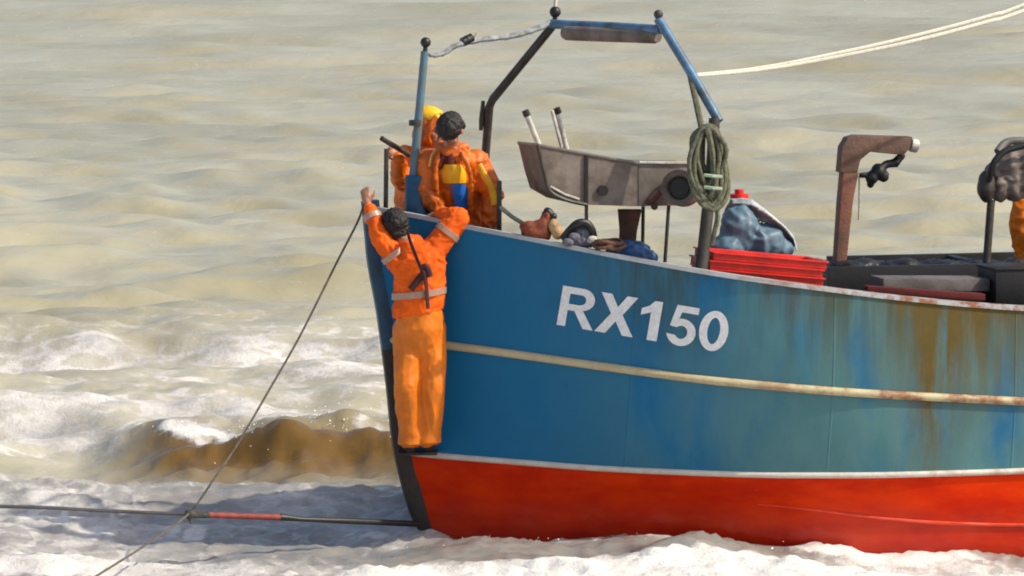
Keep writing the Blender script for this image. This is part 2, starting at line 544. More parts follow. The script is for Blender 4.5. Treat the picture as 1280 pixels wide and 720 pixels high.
def trim_mat(name, base, rust_amt, l_from):
    m, t, N, L, b = nodes_of(name)
    g = G(t)
    o = N.new('ShaderNodeTexCoord').outputs['Object']
    x, y, z = g.xyz(o)
    n = g.noise(o, 7, 6, 0.7)
    k = g.m('MULTIPLY', g.sstep(n, 0.40, 0.62), g.m('ADD', 0.18, g.m('MULTIPLY', g.sstep(x, l_from, l_from + 2.2), rust_amt)), clamp=True)
    c = g.mix(g.noise(o, 22, 4), base, tuple(v * 0.78 for v in base))
    c = g.mix(k, c, (0.26, 0.10, 0.045))
    L.new(c, b.inputs['Base Color'])
    b.inputs['Roughness'].default_value = 0.6
    L.new(g.bump(n, 0.4, 0.01), b.inputs['Normal'])
    return m

hull_o = shell(0, 2, 16).build('topside_plating', hull_blue(), boat, angle=60)
shell(2, 5, 22).build('bottom_plating', hull_red(), boat, angle=60)

# stem bar in front of the plating
EDGE = [(452, 252), (456, 292), (460, 332), (471, 392), (483, 483), (490, 551), (501, 602), (513, 643), (527, 667), (560, 700), (600, 716)]
stem_top, stem_mb = MB(), MB()
epts = smooth_path([bp(a, b_, 0) for a, b_ in EDGE], 4)
def stem_ring(i):
    p = epts[i]
    t = (epts[min(i + 1, len(epts) - 1)] - epts[max(i - 1, 0)]).normalized()
    side = Vector((SA, -CA, 0))
    back = (side.cross(t)).normalized()
    if back.dot(Vector((CA, SA, 0))) < 0: back = -back
    wd = 0.042
    return [p + side * wd * 0.6, p + back * 0.03 + side * wd, p + back * 0.12 + side * wd, p + back * 0.12 - side * wd, p + back * 0.03 - side * wd, p - side * wd * 0.6]
cut = 14
stem_top.loft([stem_ring(i) for i in range(0, cut + 1)]).build('stem_head', M['drum_blue'], boat, angle=30)
M['stem'] = mat('scraped_black_stem', (0.03, 0.018, 0.012), 0.5, var=0.5, scale=8, col2=(0.012, 0.010, 0.009), bump=0.5)
stem_mb.loft([stem_ring(i) for i in range(cut, len(epts))]).build('stem_post', M['stem'], boat, angle=30)

def rail_strip(t, r, out, name, material, zoff=0.0, flat=1.0, i0=0):
    mb = MB()
    for side in (1, -1):
        row = hull_row(t)
        path = [side_pt((q[0], q[1] + out, q[2] + zoff), side) for q in row[i0::2]]
        mb.tube(path, r, 8, flat=flat)
    return mb.build(name, material, boat, angle=60)

gun = MB()
row0 = hull_row(0.0)
for side in (1, -1):
    rings = []
    for q in row0:
        l, b_, z = q
        z0 = z + 0.004
        bi = max(b_ - 0.09, 0.0)
        rings.append([side_pt((l, b_ + 0.014, z0 - 0.022), side), side_pt((l, b_ + 0.010, z0 + 0.008), side), side_pt((l, bi, z0 + 0.012), side), side_pt((l, bi, z0 - 0.022), side)])
    gun.loft(rings)
gun.build('gunwale_rail', trim_mat('weathered_rail_paint', (0.42, 0.46, 0.48), 1.1, 1.6), boat, angle=40)
rail_strip(1.0, 0.030, 0.004, 'rubbing_strake', trim_mat('cream_strake_paint', (0.60, 0.52, 0.31), 0.75, 1.5))
rail_strip(2.0, 0.022, 0.004, 'boot_stripe', trim_mat('white_stripe_paint', (0.70, 0.66, 0.58), 0.3, 2.5))

# a spot of heavy rust on the strake
i_sp = min(range(NS + 1), key=lambda i: abs(proj(side_pt(hull_row(1.0)[i], 1))[0] - 1096))
# weld bead low on the red plating
row3 = hull_row(3.0)
bead = [side_pt((q[0], q[1] + 0.002, q[2]), 1) for q in row3 if 935 < proj(side_pt(q, 1))[0] < 1900]
nb = len(bead)
MB().tube(bead, [0.004 + 0.010 * min(1, i / (nb * 0.25)) for i in range(nb)], 6).build('weld_bead', mat('bright_red_bead', (0.75, 0.07, 0.03), 0.4, var=0.2), boat, angle=60)

# inner bulwark, deck, transom
inn, deck_mb = MB(), MB()
DROP = 0.78
ROWS = [np.array(hull_row(t)) for t in np.linspace(0, 3, 31)]
def hull_b(l, z):                    # half breadth of the plating at station l and height z
    bs = [float(np.interp(l, rw[:, 0], rw[:, 1])) if l > rw[0, 0] else 0.0 for rw in ROWS]
    zs = [float(np.interp(l, rw[:, 0], rw[:, 2])) for rw in ROWS]
    return float(np.interp(-z, [-q for q in zs], bs))
prow, srow = [], []
for side in (1, -1):
    a, b2 = [], []
    for (l, b_, z) in row0[14:]:
        bi = max(min(b_ - 0.085, hull_b(l, z - .1) - .03), 0.004)
        a.append(side_pt((l, bi, z - 0.015), side))
        bj = max(min(b_ - 0.12, hull_b(l, z - DROP) - 0.06), 0.003)
        b2.append(side_pt((l, bj, z - DROP), side))
    inn.loft([a, b2], closed_ring=False)
    (prow if side == 1 else srow).extend(b2)
inn.build('bulwark_lining', M['inner'], boat, angle=60)
deck_mb.loft([prow, srow], closed_ring=False)
deck_mb.build('deck', M['deck'], boat, angle=60)
tr = MB()
tp = [side_pt(hull_row(t)[-1], 1) for t in np.linspace(0, 5, 12)] + [side_pt(hull_row(t)[-1], -1) for t in np.linspace(5, 0, 12)]
tr.prism(tp, Vector((CA, SA, 0)) * 0.03)
tr.build('transom', M['drum_blue'], boat)

def rail_z(px):                      # image height of the port rail
    c = LEVELS[0][3]
    return float(np.interp(px, [q[0] for q in c], [q[1] for q in c]))

def deck_z(l, b=0.0):
    i = min(range(NS + 1), key=lambda k: abs(row0[k][0] - l))
    q = row0[i]
    return q[2] - DROP - (q[1] - b) * ROLL

# number on the bow
glyphs = []
def arc(cx, cy, rx, ry, a0, a1, n=14):
    return [(cx + rx * math.cos(R(a0 + (a1 - a0) * i / n)), cy + ry * math.sin(R(a0 + (a1 - a0) * i / n))) for i in range(n + 1)]
gR = ([(0, 0), (0, 1), (.46, 1)] + arc(.50, .72, .30, .28, 85, -80) + [(.57, .43), (.86, 0), (.62, 0), (.36, .41), (.2, .41), (.2, 0)],
      [(.2, .83), (.46, .83)] + arc(.47, .705, .125, .125, 80, -80, 8) + [(.46, .57), (.2, .57)])
gX = ([(0, 0), (.30, .51), (.02, 1), (.26, 1), (.43, .69), (.60, 1), (.84, 1), (.56, .51), (.86, 0), (.62, 0), (.43, .33), (.24, 0)],)
g1 = ([(.22, 0), (.22, .70), (.02, .60), (.02, .77), (.17, .86), (.27, 1), (.43, 1), (.43, 0)],)
g5 = ([(.64, 1), (.13, 1), (.03, .46), (.185, .44)] + arc(.31, .33, .145, .165, 128, -148) + arc(.31, .33, .335, .345, 192, 465, 22) + [(.26, .83), (.64, .83)],)
g0 = (arc(.35, .5, .35, .51, 0, 348, 28), arc(.35, .5, .15, .335, 0, 348, 24))
layout = [(gR, 696, .86, 45), (gX, 743, .86, 48), (g1, 795, .45, 27), (g5, 832, .67, 36), (g0, 870, .70, 36)]
hv = [boat.matrix_basis @ v.co for v in hull_o.data.vertices]
bvh = BVHTree.FromPolygons(hv, [tuple(p.vertices) for p in hull_o.data.polygons])
for gl, pxl, gw, wpx in layout:
    loops = [[Vector((q[0] / gw * wpx, q[1] * 49.0, 0)) for q in lp] for lp in gl]
    tris = tessellate_polygon(loops)
    flat_ = [q for lp in loops for q in lp]
    bm = bmesh.new()
    bvs = [bm.verts.new(q) for q in flat_]
    for t3 in tris:
        try: bm.faces.new([bvs[i] for i in t3])
        except ValueError: pass
    bmesh.ops.subdivide_edges(bm, edges=[e for e in bm.edges if e.calc_length() > 8], cuts=2, use_grid_fill=True)
    bmesh.ops.triangulate(bm, faces=bm.faces)
    inv = boat.matrix_basis.inverted()
    for v_ in bm.verts:
        u, vv = v_.co.x, v_.co.y
        px = pxl + u + vv * 0.17
        py = 405.5 + (pxl + u - 696) * 0.169 - vv
        d = ray(px, py)
        loc, nor, _i, _d = bvh.ray_cast(CAM, d)
        if nor.dot(d) > 0: nor = -nor
        v_.co = inv @ (loc + nor * 0.006)
    bmesh.ops.recalc_face_normals(bm, faces=bm.faces)
    me = bpy.data.meshes.new('number_letter')
    bm.to_mesh(me)
    bm.free()
    put('number_letter', me, M['letters'], boat)

# ------------------------------------------------------------------ fixed gear of the boat
mast = MB()
mast.tube([bp(516, 228, 0), bp(524, 140, 0), bp(531, 64, 0)], [0.034, 0.031, 0.029], 12)
mast_o = mast.build('mast', M['pole_blue'], boat, angle=50)
MB().ball(bp(532, 53, 0), 0.038, 14).tube([bp(531, 66, 0), bp(532, 55, 0)], 0.016, 8).build('mast_lamp', M['black'], boat, mast_o)
MB().tube([bp(519, 150, 0), bp(519, 157, 0)], 0.046, 10).build('mast_collar', M['gantry_dark'], boat, mast_o)
sock = MB()
c0, c1 = bp(522, 292, 0), bp(522, 219, 0)
sock.tube([c0, c0 + (c1 - c0) * 0.97, c1], [0.092, 0.092, 0.084], 24)
sock.build('mast_socket', M['drum_blue'], boat, angle=40)

st = MB()
st.tube([bp(482, 275, -0.02), bp(483, 186, -0.02)], 0.017, 8)
st.build('stanchion', M['gantry_dark'], boat)
st = MB()
st.tube([bp(477, 173, -0.02), bp(512, 194, -0.16)], 0.020, 8)
st.build('bow_bar', M['gantry_dark'], boat)
st = MB()
st.tube([bp(624, 300, 0.45), bp(624, 226, 0.45)], 0.018, 8)
st.build('stanchion', M['gantry_dark'], boat)
st = MB()
st.tube([bp(624, 258, 0.45), bp(640, 271, 0.5), bp(668, 288, 0.6)], 0.016, 8)
st.build('rail_bar', M['rope_pale'], boat)

gan = MB()
gl = [bp(622, 330, -0.75), bp(606, 205, -0.72), bp(612, 129, -0.65), bp(692, 31, -0.35)]
leg1 = MB().tube([gl[0], gl[1], gl[2] + (gl[1] - gl[2]) * 0.06, gl[2] + (gl[3] - gl[2]) * 0.05, gl[3]], 0.032, 10)
gbeam = MB().tube([bp(688, 30, -0.36), bp(760, 33, 0.2), bp(826, 37, 0.75)], 0.034, 10)
gb_o = gbeam.build('gantry_beam', M['gantry_blue'], boat, angle=50)
leg1.build('gantry_leg', M['gantry_dark'], boat, gb_o, angle=50)
leg2 = MB().tube([bp(823, 24, 0.74), bp(862, 88, 1.0), bp(899, 152, 1.2)], 0.034, 10)
leg2.build('gantry_leg', M['gantry_blue'], boat, gb_o, angle=50)
MB().tube([bp(861, 86, 0.98), bp(869, 122, 1.1), bp(877, 160, 1.2)], 0.024, 8).build('gantry_brace', M['rope_green'], boat, gb_o)
MB().tube([bp(893, 148, 1.2), bp(889, 220, 1.24), bp(876, 345, 1.3)], [0.04, 0.042, 0.046], 10).build('gantry_post', M['gantry_dark'], boat, gb_o, angle=50)
a, b2 = bp(706, 41, -0.18), bp(822, 45, 0.68)
MB().tube([a, a + (b2 - a) * 0.03, a + (b2 - a) * 0.97, b2], [0.045, 0.055, 0.055, 0.045], 16).build('gantry_roller', M['tray'], boat, gb_o)
MB().ball(bp(694, 15, -0.35), 0.042, 14).tube([bp(693, 30, -0.35), bp(694, 18, -0.35)], 0.018, 8).build('gantry_lamp', M['black'], boat, gb_o)
MB().tube([bp(694, 10, -0.35), bp(697, -60, -0.33)], 0.014, 8).build('whip_aerial', M['whitish'], boat, gb_o)
MB().ball(bp(823, 18, 0.75), 0.034, 12).tube([bp(824, 34, 0.75), bp(823, 20, 0.75)], 0.022, 8).build('gantry_lamp', M['gantry_dark'], boat, gb_o)
k = MB()
k.tube([bp(604, 126, -0.68), bp(602, 150, -0.68), bp(601, 163, -0.68)], [0.014, 0.02, 0.014], 8).tube([bp(602, 144, -0.68), bp(611, 142, -0.68)], 0.012, 6)
k.build('cleat_bracket', M['gantry_dark'], boat, gb_o)

# foothold welded on the stem for the climbing man
fh = MB()
pa = bp(500, 560, 0.02)
fh.box(pa + Vector((0.13, -0.16, -0.012)), (0.14, 0.02, 0), (0, 0.12, 0), (0, 0, 0.011))
fh.build('foothold_step', M['stem'], boat, bevel=0.004)

# stay from mast head to gantry with a lamp on it
stay = thing('stay_chain', 'thin pale stay hung from mast head to gantry with a dark lamp on it', 'stay', bp(533, 66, 0))
pts = smooth_path([bp(533, 64, 0), bp(541, 69, 0), bp(556, 66, -0.03), bp(570, 57, -0.06), bp(600, 50, -0.12), bp(640, 45, -0.22), bp(668, 37, -0.3), bp(690, 28, -0.35)], 5)
MB().tube(pts, [0.015 + 0.007 * (i / len(pts)) + 0.006 * math.sin(i * 1.9) ** 2 for i in range(len(pts))], 8).build('chain', M['stay_blue'], stay)
lm = MB().ball(bp(584, 50, -0.09), 0.036, 14).tube([bp(578, 53, -0.08), bp(590, 47, -0.1)], 0.034, 12)
lm.build('lamp', M['black'], stay)
MB().tube([bp(592, 50, -0.1), bp(597, 43, -0.1)], 0.016, 8).build('lamp_bracket', M['whitish'], stay)

# ------------------------------------------------------------------ catch tray
tr_root_p = bp(780, 320, 0.55)
tray = thing('sorting_tray', 'grey metal sorting tray on a pedestal with two pale prongs at its left end', 'tray', tr_root_p, YAW)
TB0, TB1 = 0.80, 0.28              # near and far side, to port
def tw(px, py, b): return bp(px, py, b)
near = [tw(672, 181, TB0), tw(680, 215, TB0), tw(687, 238, TB0), tw(708, 250, TB0), tw(734, 256, TB0), tw(797, 258, TB0), tw(797, 204, TB0), tw(735, 193, TB0)]
shift = Vector((-SA, CA, 0)) * (TB0 - TB1) + Vector((0, 0, -(TB0 - TB1) * ROLL * 0.5))
tb = MB()
tb.prism(near, Vector((-SA, CA, 0)) * 0.012)
far = [q + shift for q in near]
tb.prism(far, Vector((-SA, CA, 0)) * 0.012)
order = [0, 1, 2, 3, 4, 5]
dn = Vector((-SA, CA, 0)) * 0.014
thk = MB()
for a_, b_ in zip(order[:-1], order[1:]):
    p0, p1 = near[a_] + dn, near[b_] + dn
    q0, q1 = far[a_] - dn * 0.2, far[b_] - dn * 0.2
    tb.loft([[p0, p1, p1 + Vector((0.0, 0, 0.010)), p0 + Vector((0.010, 0, 0.004))], [q0, q1, q1 + Vector((0, 0, 0.010)), q0 + Vector((0.010, 0, 0.004))]])
tb.build('tray_body', M['tray'], tray, angle=30)
rim = MB()
rim.tube([near[0], near[7], near[6]], 0.011, 6).tube([far[0], far[7], far[6]], 0.014, 6).tube([near[0], far[0]], 0.011, 6)
rim.build('tray_rim', M['tray_in'], tray)
rb = MB()
rb.tube(smooth_path([near[0] + Vector((0, -0.012, 0)), near[1] + Vector((0, -0.012, 0)), near[2] + Vector((0, -0.012, 0)), near[3] + Vector((0, -0.012, 0)), near[4] + Vector((0, -0.012, 0))], 4), 0.014, 6)
rb.build('tray_bottom_rail', M['gantry_dark'], tray)
rb = MB()
rb.tube([tw(688, 233, TB0 + .01), tw(706, 243, TB0 + .01), tw(724, 249, TB0 + .01)], 0.008, 6)
rb.build('tray_scrape_rail', M['whitish'], tray)
# lighter end section of the tray
en = MB()
e_poly = [tw(798, 204, TB0 - .01), tw(864, 205, TB0 - .01), tw(864, 252, TB0 - .01), tw(845, 257, TB0 - .01), tw(798, 258, TB0 - .01)]
en.prism(e_poly, Vector((-SA, CA, 0)) * 0.42)
en.build('tray_end_box', M['tray_in'], tray, bevel=0.008)
MB().tube([tw(799, 203, TB0), tw(866, 204, TB0)], 0.010, 6).build('end_box_rim', M['whitish'], tray)
for (x0, y0, x1, y1, bb) in ((657, 140, 674, 182, TB0 - .05), (696, 137, 708, 186, TB1 + .08)):
    h = MB().tube([tw(x0, y0, bb), tw(x1, y1, bb), tw(x1 + 5, y1 + 20, bb)], 0.020, 10)
    pr_o = h.build('prong', M['whitish'], tray, angle=50)
    MB().tube([tw(x0 - .6, y0 - 2, bb), tw(x0 + 2.2, y0 + 5, bb)], 0.026, 10).build('prong_cap', M['black'], tray, pr_o)
MB().tube([tw(690, 138, TB1 + .2), tw(702, 184, TB1 + .2)], 0.013, 8).build('prong', M['whitish'], tray)
MB().box(tw(733, 236, TB0 + .012), Vector((CA, SA, 0)) * 0.012, Vector((SA, -CA, 0)) * 0.006, (0, 0, 0.24)).build('strap', M['black'], tray)
p = tw(753, 238, TB0 + .004)
MB().tube([p, p + Vector((SA, -CA, 0)) * 0.02], 0.038, 16).build('drain_port', M['black'], tray)
p0, p1 = tw(787, 262, 0.55), tw(781, 350, 0.55)
ped = MB()
ped.loft([[p0 + Vector((sx * a, sy * .07, 0)) for sx, sy in ((-1, -1), (1, -1), (1, 1), (-1, 1))] for p0, a in ((p0, .085), (p0 + (p1 - p0) * .3, .062), (p1, .055))])
ped.build('pedestal', M['rust_steel'], tray, bevel=0.008)
for (x0, y0, x1, y1, bb) in ((804, 258, 803, 330, .42), (836, 256, 830, 345, .75)):
    MB().tube([tw(x0, y0, bb), tw(x1, y1, bb)], 0.013, 8).build('leg', M['gantry_dark'], tray)
lv_ = MB().tube([tw(807, 254, TB0 + .03), tw(816, 248, TB0 + .05), tw(825, 240, TB0 + .05)], [0.016, 0.03, 0.022], 8).ball(tw(818, 258, TB0 + .05), 0.026, 10)
lv_.build('lever', M['rust_steel'], tray)

# hauling drum on the end of the tray
hd = thing('hauling_drum', 'dark round hauling drum beside the hanging rope coil at tray end', 'drum', bp(856, 236, 0.95), YAW)
ax = Vector((SA, -CA, 0))
ax = (ax + Vector((-0.45, 0, 0.05))).normalized()
c = bp(856, 234, 0.86)
prof = [(0, .10), (.02, .135), (.05, .14), (.10, .105), (.17, .095), (.22, .118), (.245, .13), (.255, .125), (.235, .09), (.18, .075)]
u = ax.orthogonal().normalized(); q_ = ax.cross(u)
rings = [[c + ax * h_ + (u * math.cos(2 * math.pi * j / 24) + q_ * math.sin(2 * math.pi * j / 24)) * r_ for j in range(24)] for h_, r_ in prof]
MB().loft(rings).build('drum_shell', M['tray'], hd, angle=40)
MB().tube([c + ax * .16, c + ax * .215], 0.066, 18).build('drum_hub', M['black'], hd)

# rope coil hung from the gantry post
coil = MB()
for i in range(13):
    ph = i * 0.7
    ctr_top = bp(884 + 2.2 * math.sin(ph), 160 + 3 * math.cos(ph * 1.3), 1.36 + 0.02 * math.cos(ph * 2))
    ctr_bot = bp(887 + 5 * math.sin(ph * 1.7), 240 + 22 * math.sin(ph * 0.9 + 1), 1.40 + 0.025 * math.cos(ph))
    wpx = 16 + 5.5 * math.sin(ph * 2.1)
    L_ = []
    for j in range(26):
        an = 2 * math.pi * j / 26
        cc = ctr_top.lerp(ctr_bot, 0.5 - 0.5 * math.cos(an))
        wd = wpx / 175 * math.sin(an) * (1 + 0.12 * math.sin(3 * an + ph))
        L_.append(cc + Vector((wd, 0.05 * math.sin(ph + an), 0)))
    coil.tube(L_, 0.0175, 7, closed=True)
tail = smooth_path([bp(893, 245, 1.42), bp(897, 270, 1.42), bp(893, 290, 1.42), bp(890, 306, 1.4)], 5)
coil.tube(tail, 0.018, 6)
coil.tube(smooth_path([bp(884, 160, 1.42), bp(890, 190, 1.43), bp(893, 225, 1.43), bp(899, 250, 1.42)], 5), 0.024, 6)
tag(coil.build('rope_coil', M['rope_green'], None, angle=60), 'green grey coil of rope hanging on the gantry post', 'rope coil')
tie = MB()
for py in (219, 234):
    tie.tube([bp(880, py, 1.5), bp(890, py + 1, 1.52), bp(902, py + 2, 1.48)], 0.012, 6)
tag(tie.build('coil_tie', mat('pale_green_cord', (0.32, 0.40, 0.30), .8), None), 'pale green cord tied twice round the hanging rope coil', 'cord')

# white lines aft of the gantry
for k_, (pts_) in enumerate(([(868, 93, 1.0), (940, 86, .9), (1020, 72, .85), (1130, 48, .8), (1240, 19, .75), (1300, -2, .7), (1700, -160, .5)],
                              [(872, 95, 1.0), (945, 88, .95), (1020, 76, .9), (1130, 54, .9), (1235, 27, .85), (1300, 6, .8), (1700, -140, .6)])):
    pp = smooth_path([bp(*q) for q in pts_], 6)
    o = MB().tube(pp, [0.008 + 0.005 * min(1, i / 14) for i in range(len(pp))], 6).build('stay_line', M['rope_white'], None)
    tag(o, ('upper of the two cream lines running aft from the gantry', 'lower of the two cream lines running aft from the gantry')[k_], 'rope', 'cream lines running aft from the gantry')

# ------------------------------------------------------------------ gear lying along the rail
def blob(name, material, balls, label, cat, voxel=0.012, amp=0.012, wscale=10, seed=0, root=None, part_of=None, smooth=3):
    mb = MB()
    for (px, py, b, rx, ry, rz) in balls:
        mb.ball(bp(px, py, b), 1.0, 16, (rx, ry, rz))
    o = mb.remesh(name, material, root, part_of, voxel, smooth, amp, wscale, seed=seed)
    if label: tag(o, label, cat)
    return o

bag = thing('canvas_bag', 'red brown canvas bag with dark top sitting behind the bow rail', 'bag', bp(680, 300, 0.8))
blob('bag_body', M['brown_bag'], [(677, 287, .8, .085, .08, .085), (660, 284, .8, .06, .06, .05), (668, 292, .8, .10, .08, .06), (683, 274, .8, .05, .05, .07)], None, None, root=bag, seed=2)
blob('bag_neck', M['black'], [(685, 265, .8, .035, .035, .035), (692, 271, .82, .028, .03, .028)], None, None, root=bag, voxel=.01, amp=.005)
blob('bag_flap', M['tan'], [(692, 283, .86, .04, .05, .055), (697, 291, .86, .045, .05, .05)], None, None, root=bag, voxel=.01, amp=.006)
nb_ = thing('net_bundle', 'grey violet bundle of netting with a black band on the rail', 'net bundle', bp(727, 310, 0.95))
blob('netting', M['grey_bundle'], [(729, 292, .95, .075, .08, .085), (722, 300, .95, .09, .08, .06), (735, 302, .98, .06, .06, .05)], None, None, root=nb_, amp=.02, wscale=18, seed=4)
bb_ = MB().tube(smooth_path([bp(704, 298, .95), bp(712, 288, 1.0), bp(722, 279, 1.03), bp(733, 279, 1.03), bp(740, 288, 1.03), bp(742, 298, 1.0)], 5), [0.028] * 26, 8)
bb_.build('band', M['black'], nb_, angle=60)
fl_ = MB()
for (x_, y_) in ((718, 296), (741, 300), (710, 303)):
    fl_ = MB().ball(bp(x_, y_, 1.06), .034, 14, (1.25, .9, .9))
    fl_.build('net_float', M['whitish'] if x_ == 741 else M['grey_bundle'], nb_)
rh = MB()
for k in range(7):
    c_ = bp(760 + 5 * math.sin(k * 2.1), 309 - 1.1 * k, 1.08)
    rh.tube([c_ + Vector(((.085 + .012 * math.sin(k * 1.3)) * math.cos(t_), (.075) * math.sin(t_), .012 * math.sin(2 * t_ + k))) for t_ in np.linspace(0, 2 * math.pi, 22, endpoint=False)], .014, 7, closed=True)
tag(rh.build('rope_heap', M['rust_steel'], None, angle=60), 'small brown coil of rope between netting and blue tarpaulin', 'rope')
blob('blue_tarpaulin', M['blue_tarp'], [(786, 315, 1.0, .17, .10, .085), (805, 322, 1.05, .10, .08, .06), (770, 316, 1.0, .08, .08, .06)], 'low strong blue tarpaulin bundle under the tray pedestal', 'tarpaulin', amp=.014, seed=11)

tp_ = thing('covered_net_pile', 'faded blue tarpaulin heap with its sunlit top laid on in white behind the red boxes', 'tarpaulin heap', bp(940, 340, 0.6))
blob('tarpaulin', M['tarp'], [(925, 290, .55, .15, .15, .20), (948, 302, .55, .19, .16, .14), (968, 312, .5, .15, .15, .10), (908, 312, .6, .12, .14, .11)], None, None, root=tp_, amp=.024, wscale=6, seed=5, voxel=.015)
sh = MB()
shp = [(914, 259, .45), (926, 258, .5), (940, 260, .55), (954, 270, .58), (968, 281, .58), (982, 292, .56), (992, 304, .52), (996, 318, .5)]
rings = []
for i, (x, y, b) in enumerate(shp):
    c_ = bp(x, y, b)
    sag = .05 + .02 * math.sin(i * 2.1)
    rings.append([c_ + Vector((-SA, CA, 0)) * (v_ * .15) + Vector((0, -.03, .055)) + Vector((-.10 * v_ * v_ * (1 if i > 1 else .3), 0, -.11 * v_ * v_ - sag * abs(v_) ** 3 + .012 * math.sin(9 * v_ + i))) for v_ in np.linspace(-.34, 1, 13)])
under = [[q - Vector((.010, 0, .014)) for q in rg] for rg in rings]
rings, under = rings, under
sh.loft([rg + list(reversed(un)) for rg, un in zip(rings, under)])
sh.remesh('lit_tarp_top', M['tarp_pale'], tp_, None, .008, 5, .004, 6, seed=6)  # lit top of the heap, light put in as a pale layer
lid = thing('red_lid', 'small red screw lid standing above the faded tarpaulin heap', 'lid', bp(925, 256, 0.3))
c = bp(924, 245, 0.42)
MB().tube([c + Vector((0, 0, -.015)), c + Vector((0, 0, .014))], 0.068, 18).tube([c + Vector((0, 0, .014)), c + Vector((0, 0, .048))], 0.034, 14).build('cap', M['red_plastic'], lid, angle=40)
MB().tube([c + Vector((0, 0, -.09)), c + Vector((0, 0, -.016))], [0.06, 0.05], 16).build('neck', M['tarp_pale'], lid, angle=40)

# three stacked red fish boxes by the rail
fa, fb = bp(887, 346, 1.30), bp(1030, 358, 1.30)
fu = (fb - fa).normalized()
fl = (fb - fa).length
fv = Vector((-SA, CA, 0)); fv = (fv - fu * fv.dot(fu)).normalized()
fw = fu.cross(fv).normalized()
if fw.z < 0: fw = -fw
def fish_box(name):
    root = thing(name, None, 'fish box', fa)
    mb = MB()
    hx, hy, hz = fl / 2, .24, .028
    cc = fa + fu * hx + fv * hy + fw * hz
    mb.box(cc - fw * hz * .86, fu * hx * .985, fv * hy * .98, fw * hz * .14)
    for s_ in (-1, 1):
        mb.box(cc + fv * s_ * (hy - .012) + fw * .002, fu * hx * .985, fv * .010, fw * hz * .84)
        mb.box(cc + fu * s_ * (hx * .985 - .012) + fw * .002, fu * .010, fv * (hy - .024), fw * hz * .84)
    mb.build('box_shell', M['red_plastic'], root, bevel=.004)
    rm_ = MB()
    for s_ in (-1, 1):
        rm_.box(cc + fv * s_ * (hy + .001) + fw * hz * .86, fu * (hx + .004), fv * .012, fw * hz * .22)
        rm_.box(cc + fu * s_ * (hx - .006) + fw * hz * .86, fu * .012, fv * (hy - .014), fw * hz * .22)
    rm_.build('box_rim', M['red_plastic'], root, bevel=.003)
    return root
fb0 = fish_box('fish_box')
fb0['label'] = 'bottom red plastic fish box of the stack of three on the rail'
fb0['group'] = 'red fish boxes stacked by the rail'
for i, lab in ((1, 'middle red plastic fish box of the stack of three on the rail'), (2, 'topmost red plastic fish box of the stack of three on the rail')):
    r2 = fb0.copy(); COL.objects.link(r2)
    r2.location = Vector(fb0.location) + fw * (.060 * i) + fu * (.012 * (-1) ** i)
    r2['label'] = lab
    for ch in list(fb0.children):
        c2 = ch.copy(); COL.objects.link(c2); c2.parent = r2

# ------------------------------------------------------------------ davit
dv = thing('davit_crane', 'rusty brown davit crane with bent arm and a black block hanging under it', 'davit', bp(1048, 345, 0.1), YAW)
db = .1
dpost = MB()
def sq(px, py, wpx, hb, b=db):
    c_ = bp(px, py, b)
    h_ = wpx / 175 / 2
    return [c_ + Vector((CA, SA, 0)) * sx * h_ + Vector((-SA, CA, 0)) * sy * hb for sx, sy in ((-1, -1), (1, -1), (1, 1), (-1, 1))]
dpost.loft([sq(1046, 420, 13, .05), sq(1049, 330, 14, .05), sq(1056, 250, 17, .055), sq(1061, 215, 21, .055)])
dpost.build('davit_post', M['davit'], dv, bevel=.008)
arm = MB()
poly = [(1050, 216), (1053, 184), (1060, 172), (1070, 169), (1141, 171), (1137, 186), (1130, 194), (1088, 190), (1076, 200), (1072, 216)]
arm.prism([bp(x, y, db + .058) for x, y in poly], Vector((-SA, CA, 0)) * .116)
arm.build('davit_arm', mat('brown_davit_arm', (0.135, 0.075, 0.050), .6, var=.4, scale=6, bump=.4), dv, bevel=.008)
MB().tube([bp(1138, 181, db), bp(1147, 183, db)], .05, 14).build('arm_end', M['whitish'], dv, bevel=.01)
blk = MB()
blk.tube([bp(1128, 192, db), bp(1120, 203, db)], .03, 8).tube([bp(1122, 203, db), bp(1104, 207, db)], [.036, .03], 8)
for (x, y, r_) in ((1098, 214, .058), (1090, 222, .05), (1104, 220, .045), (1088, 230, .03)):
    blk.ball(bp(x, y, db), r_, 12)
blk.tube([bp(1074, 219, db), bp(1092, 218, db)], .02, 8)
blk.remesh('hook_block', M['black'], dv, None, .01, 2, .006, 14)
MB().tube([bp(1074, 220, db), bp(1074, 255, db), bp(1073, 275, db)], .006, 6).build('fall_line', M['rope_pale'], dv)

# ------------------------------------------------------------------ aft deck: pound, boards, hauler
pd = thing('fish_pound', 'long low black fish pound inside the rail beside the davit', 'fish pound', bp(1160, 370, 0.0), YAW)
b0_, b1_ = bp(1034, 345, .35), bp(1500, 345, .35)
b1_.z = b0_.z
pb = MB()
hz_ = .50
top_z = bp(1150, 331, .35).z
for off, hb in ((0.35, .03), (-0.55, .03)):
    pa_, pb_ = bp(1034, 345, off), bp(1480, 345, off)
    cc = (pa_ + pb_) / 2; cc.z = top_z - hz_ / 2
    pb.box(cc, (pb_ - pa_) / 2 * Vector((1, 1, 0)).length / 1.41421 if False else Vector(((pb_ - pa_).x / 2, (pb_ - pa_).y / 2, 0)), Vector((-SA, CA, 0)) * hb, (0, 0, hz_ / 2))
for px in (1038, 1210, 1470):
    cc = bp(px, 345, -.1); cc.z = top_z - hz_ / 2 - .006
    pb.box(cc, Vector((CA, SA, 0)) * .03, Vector((-SA, CA, 0)) * .41, (0, 0, hz_ / 2))
pb.build('pound_boards', M['bin_black'], pd, bevel=.006)
lump = MB()
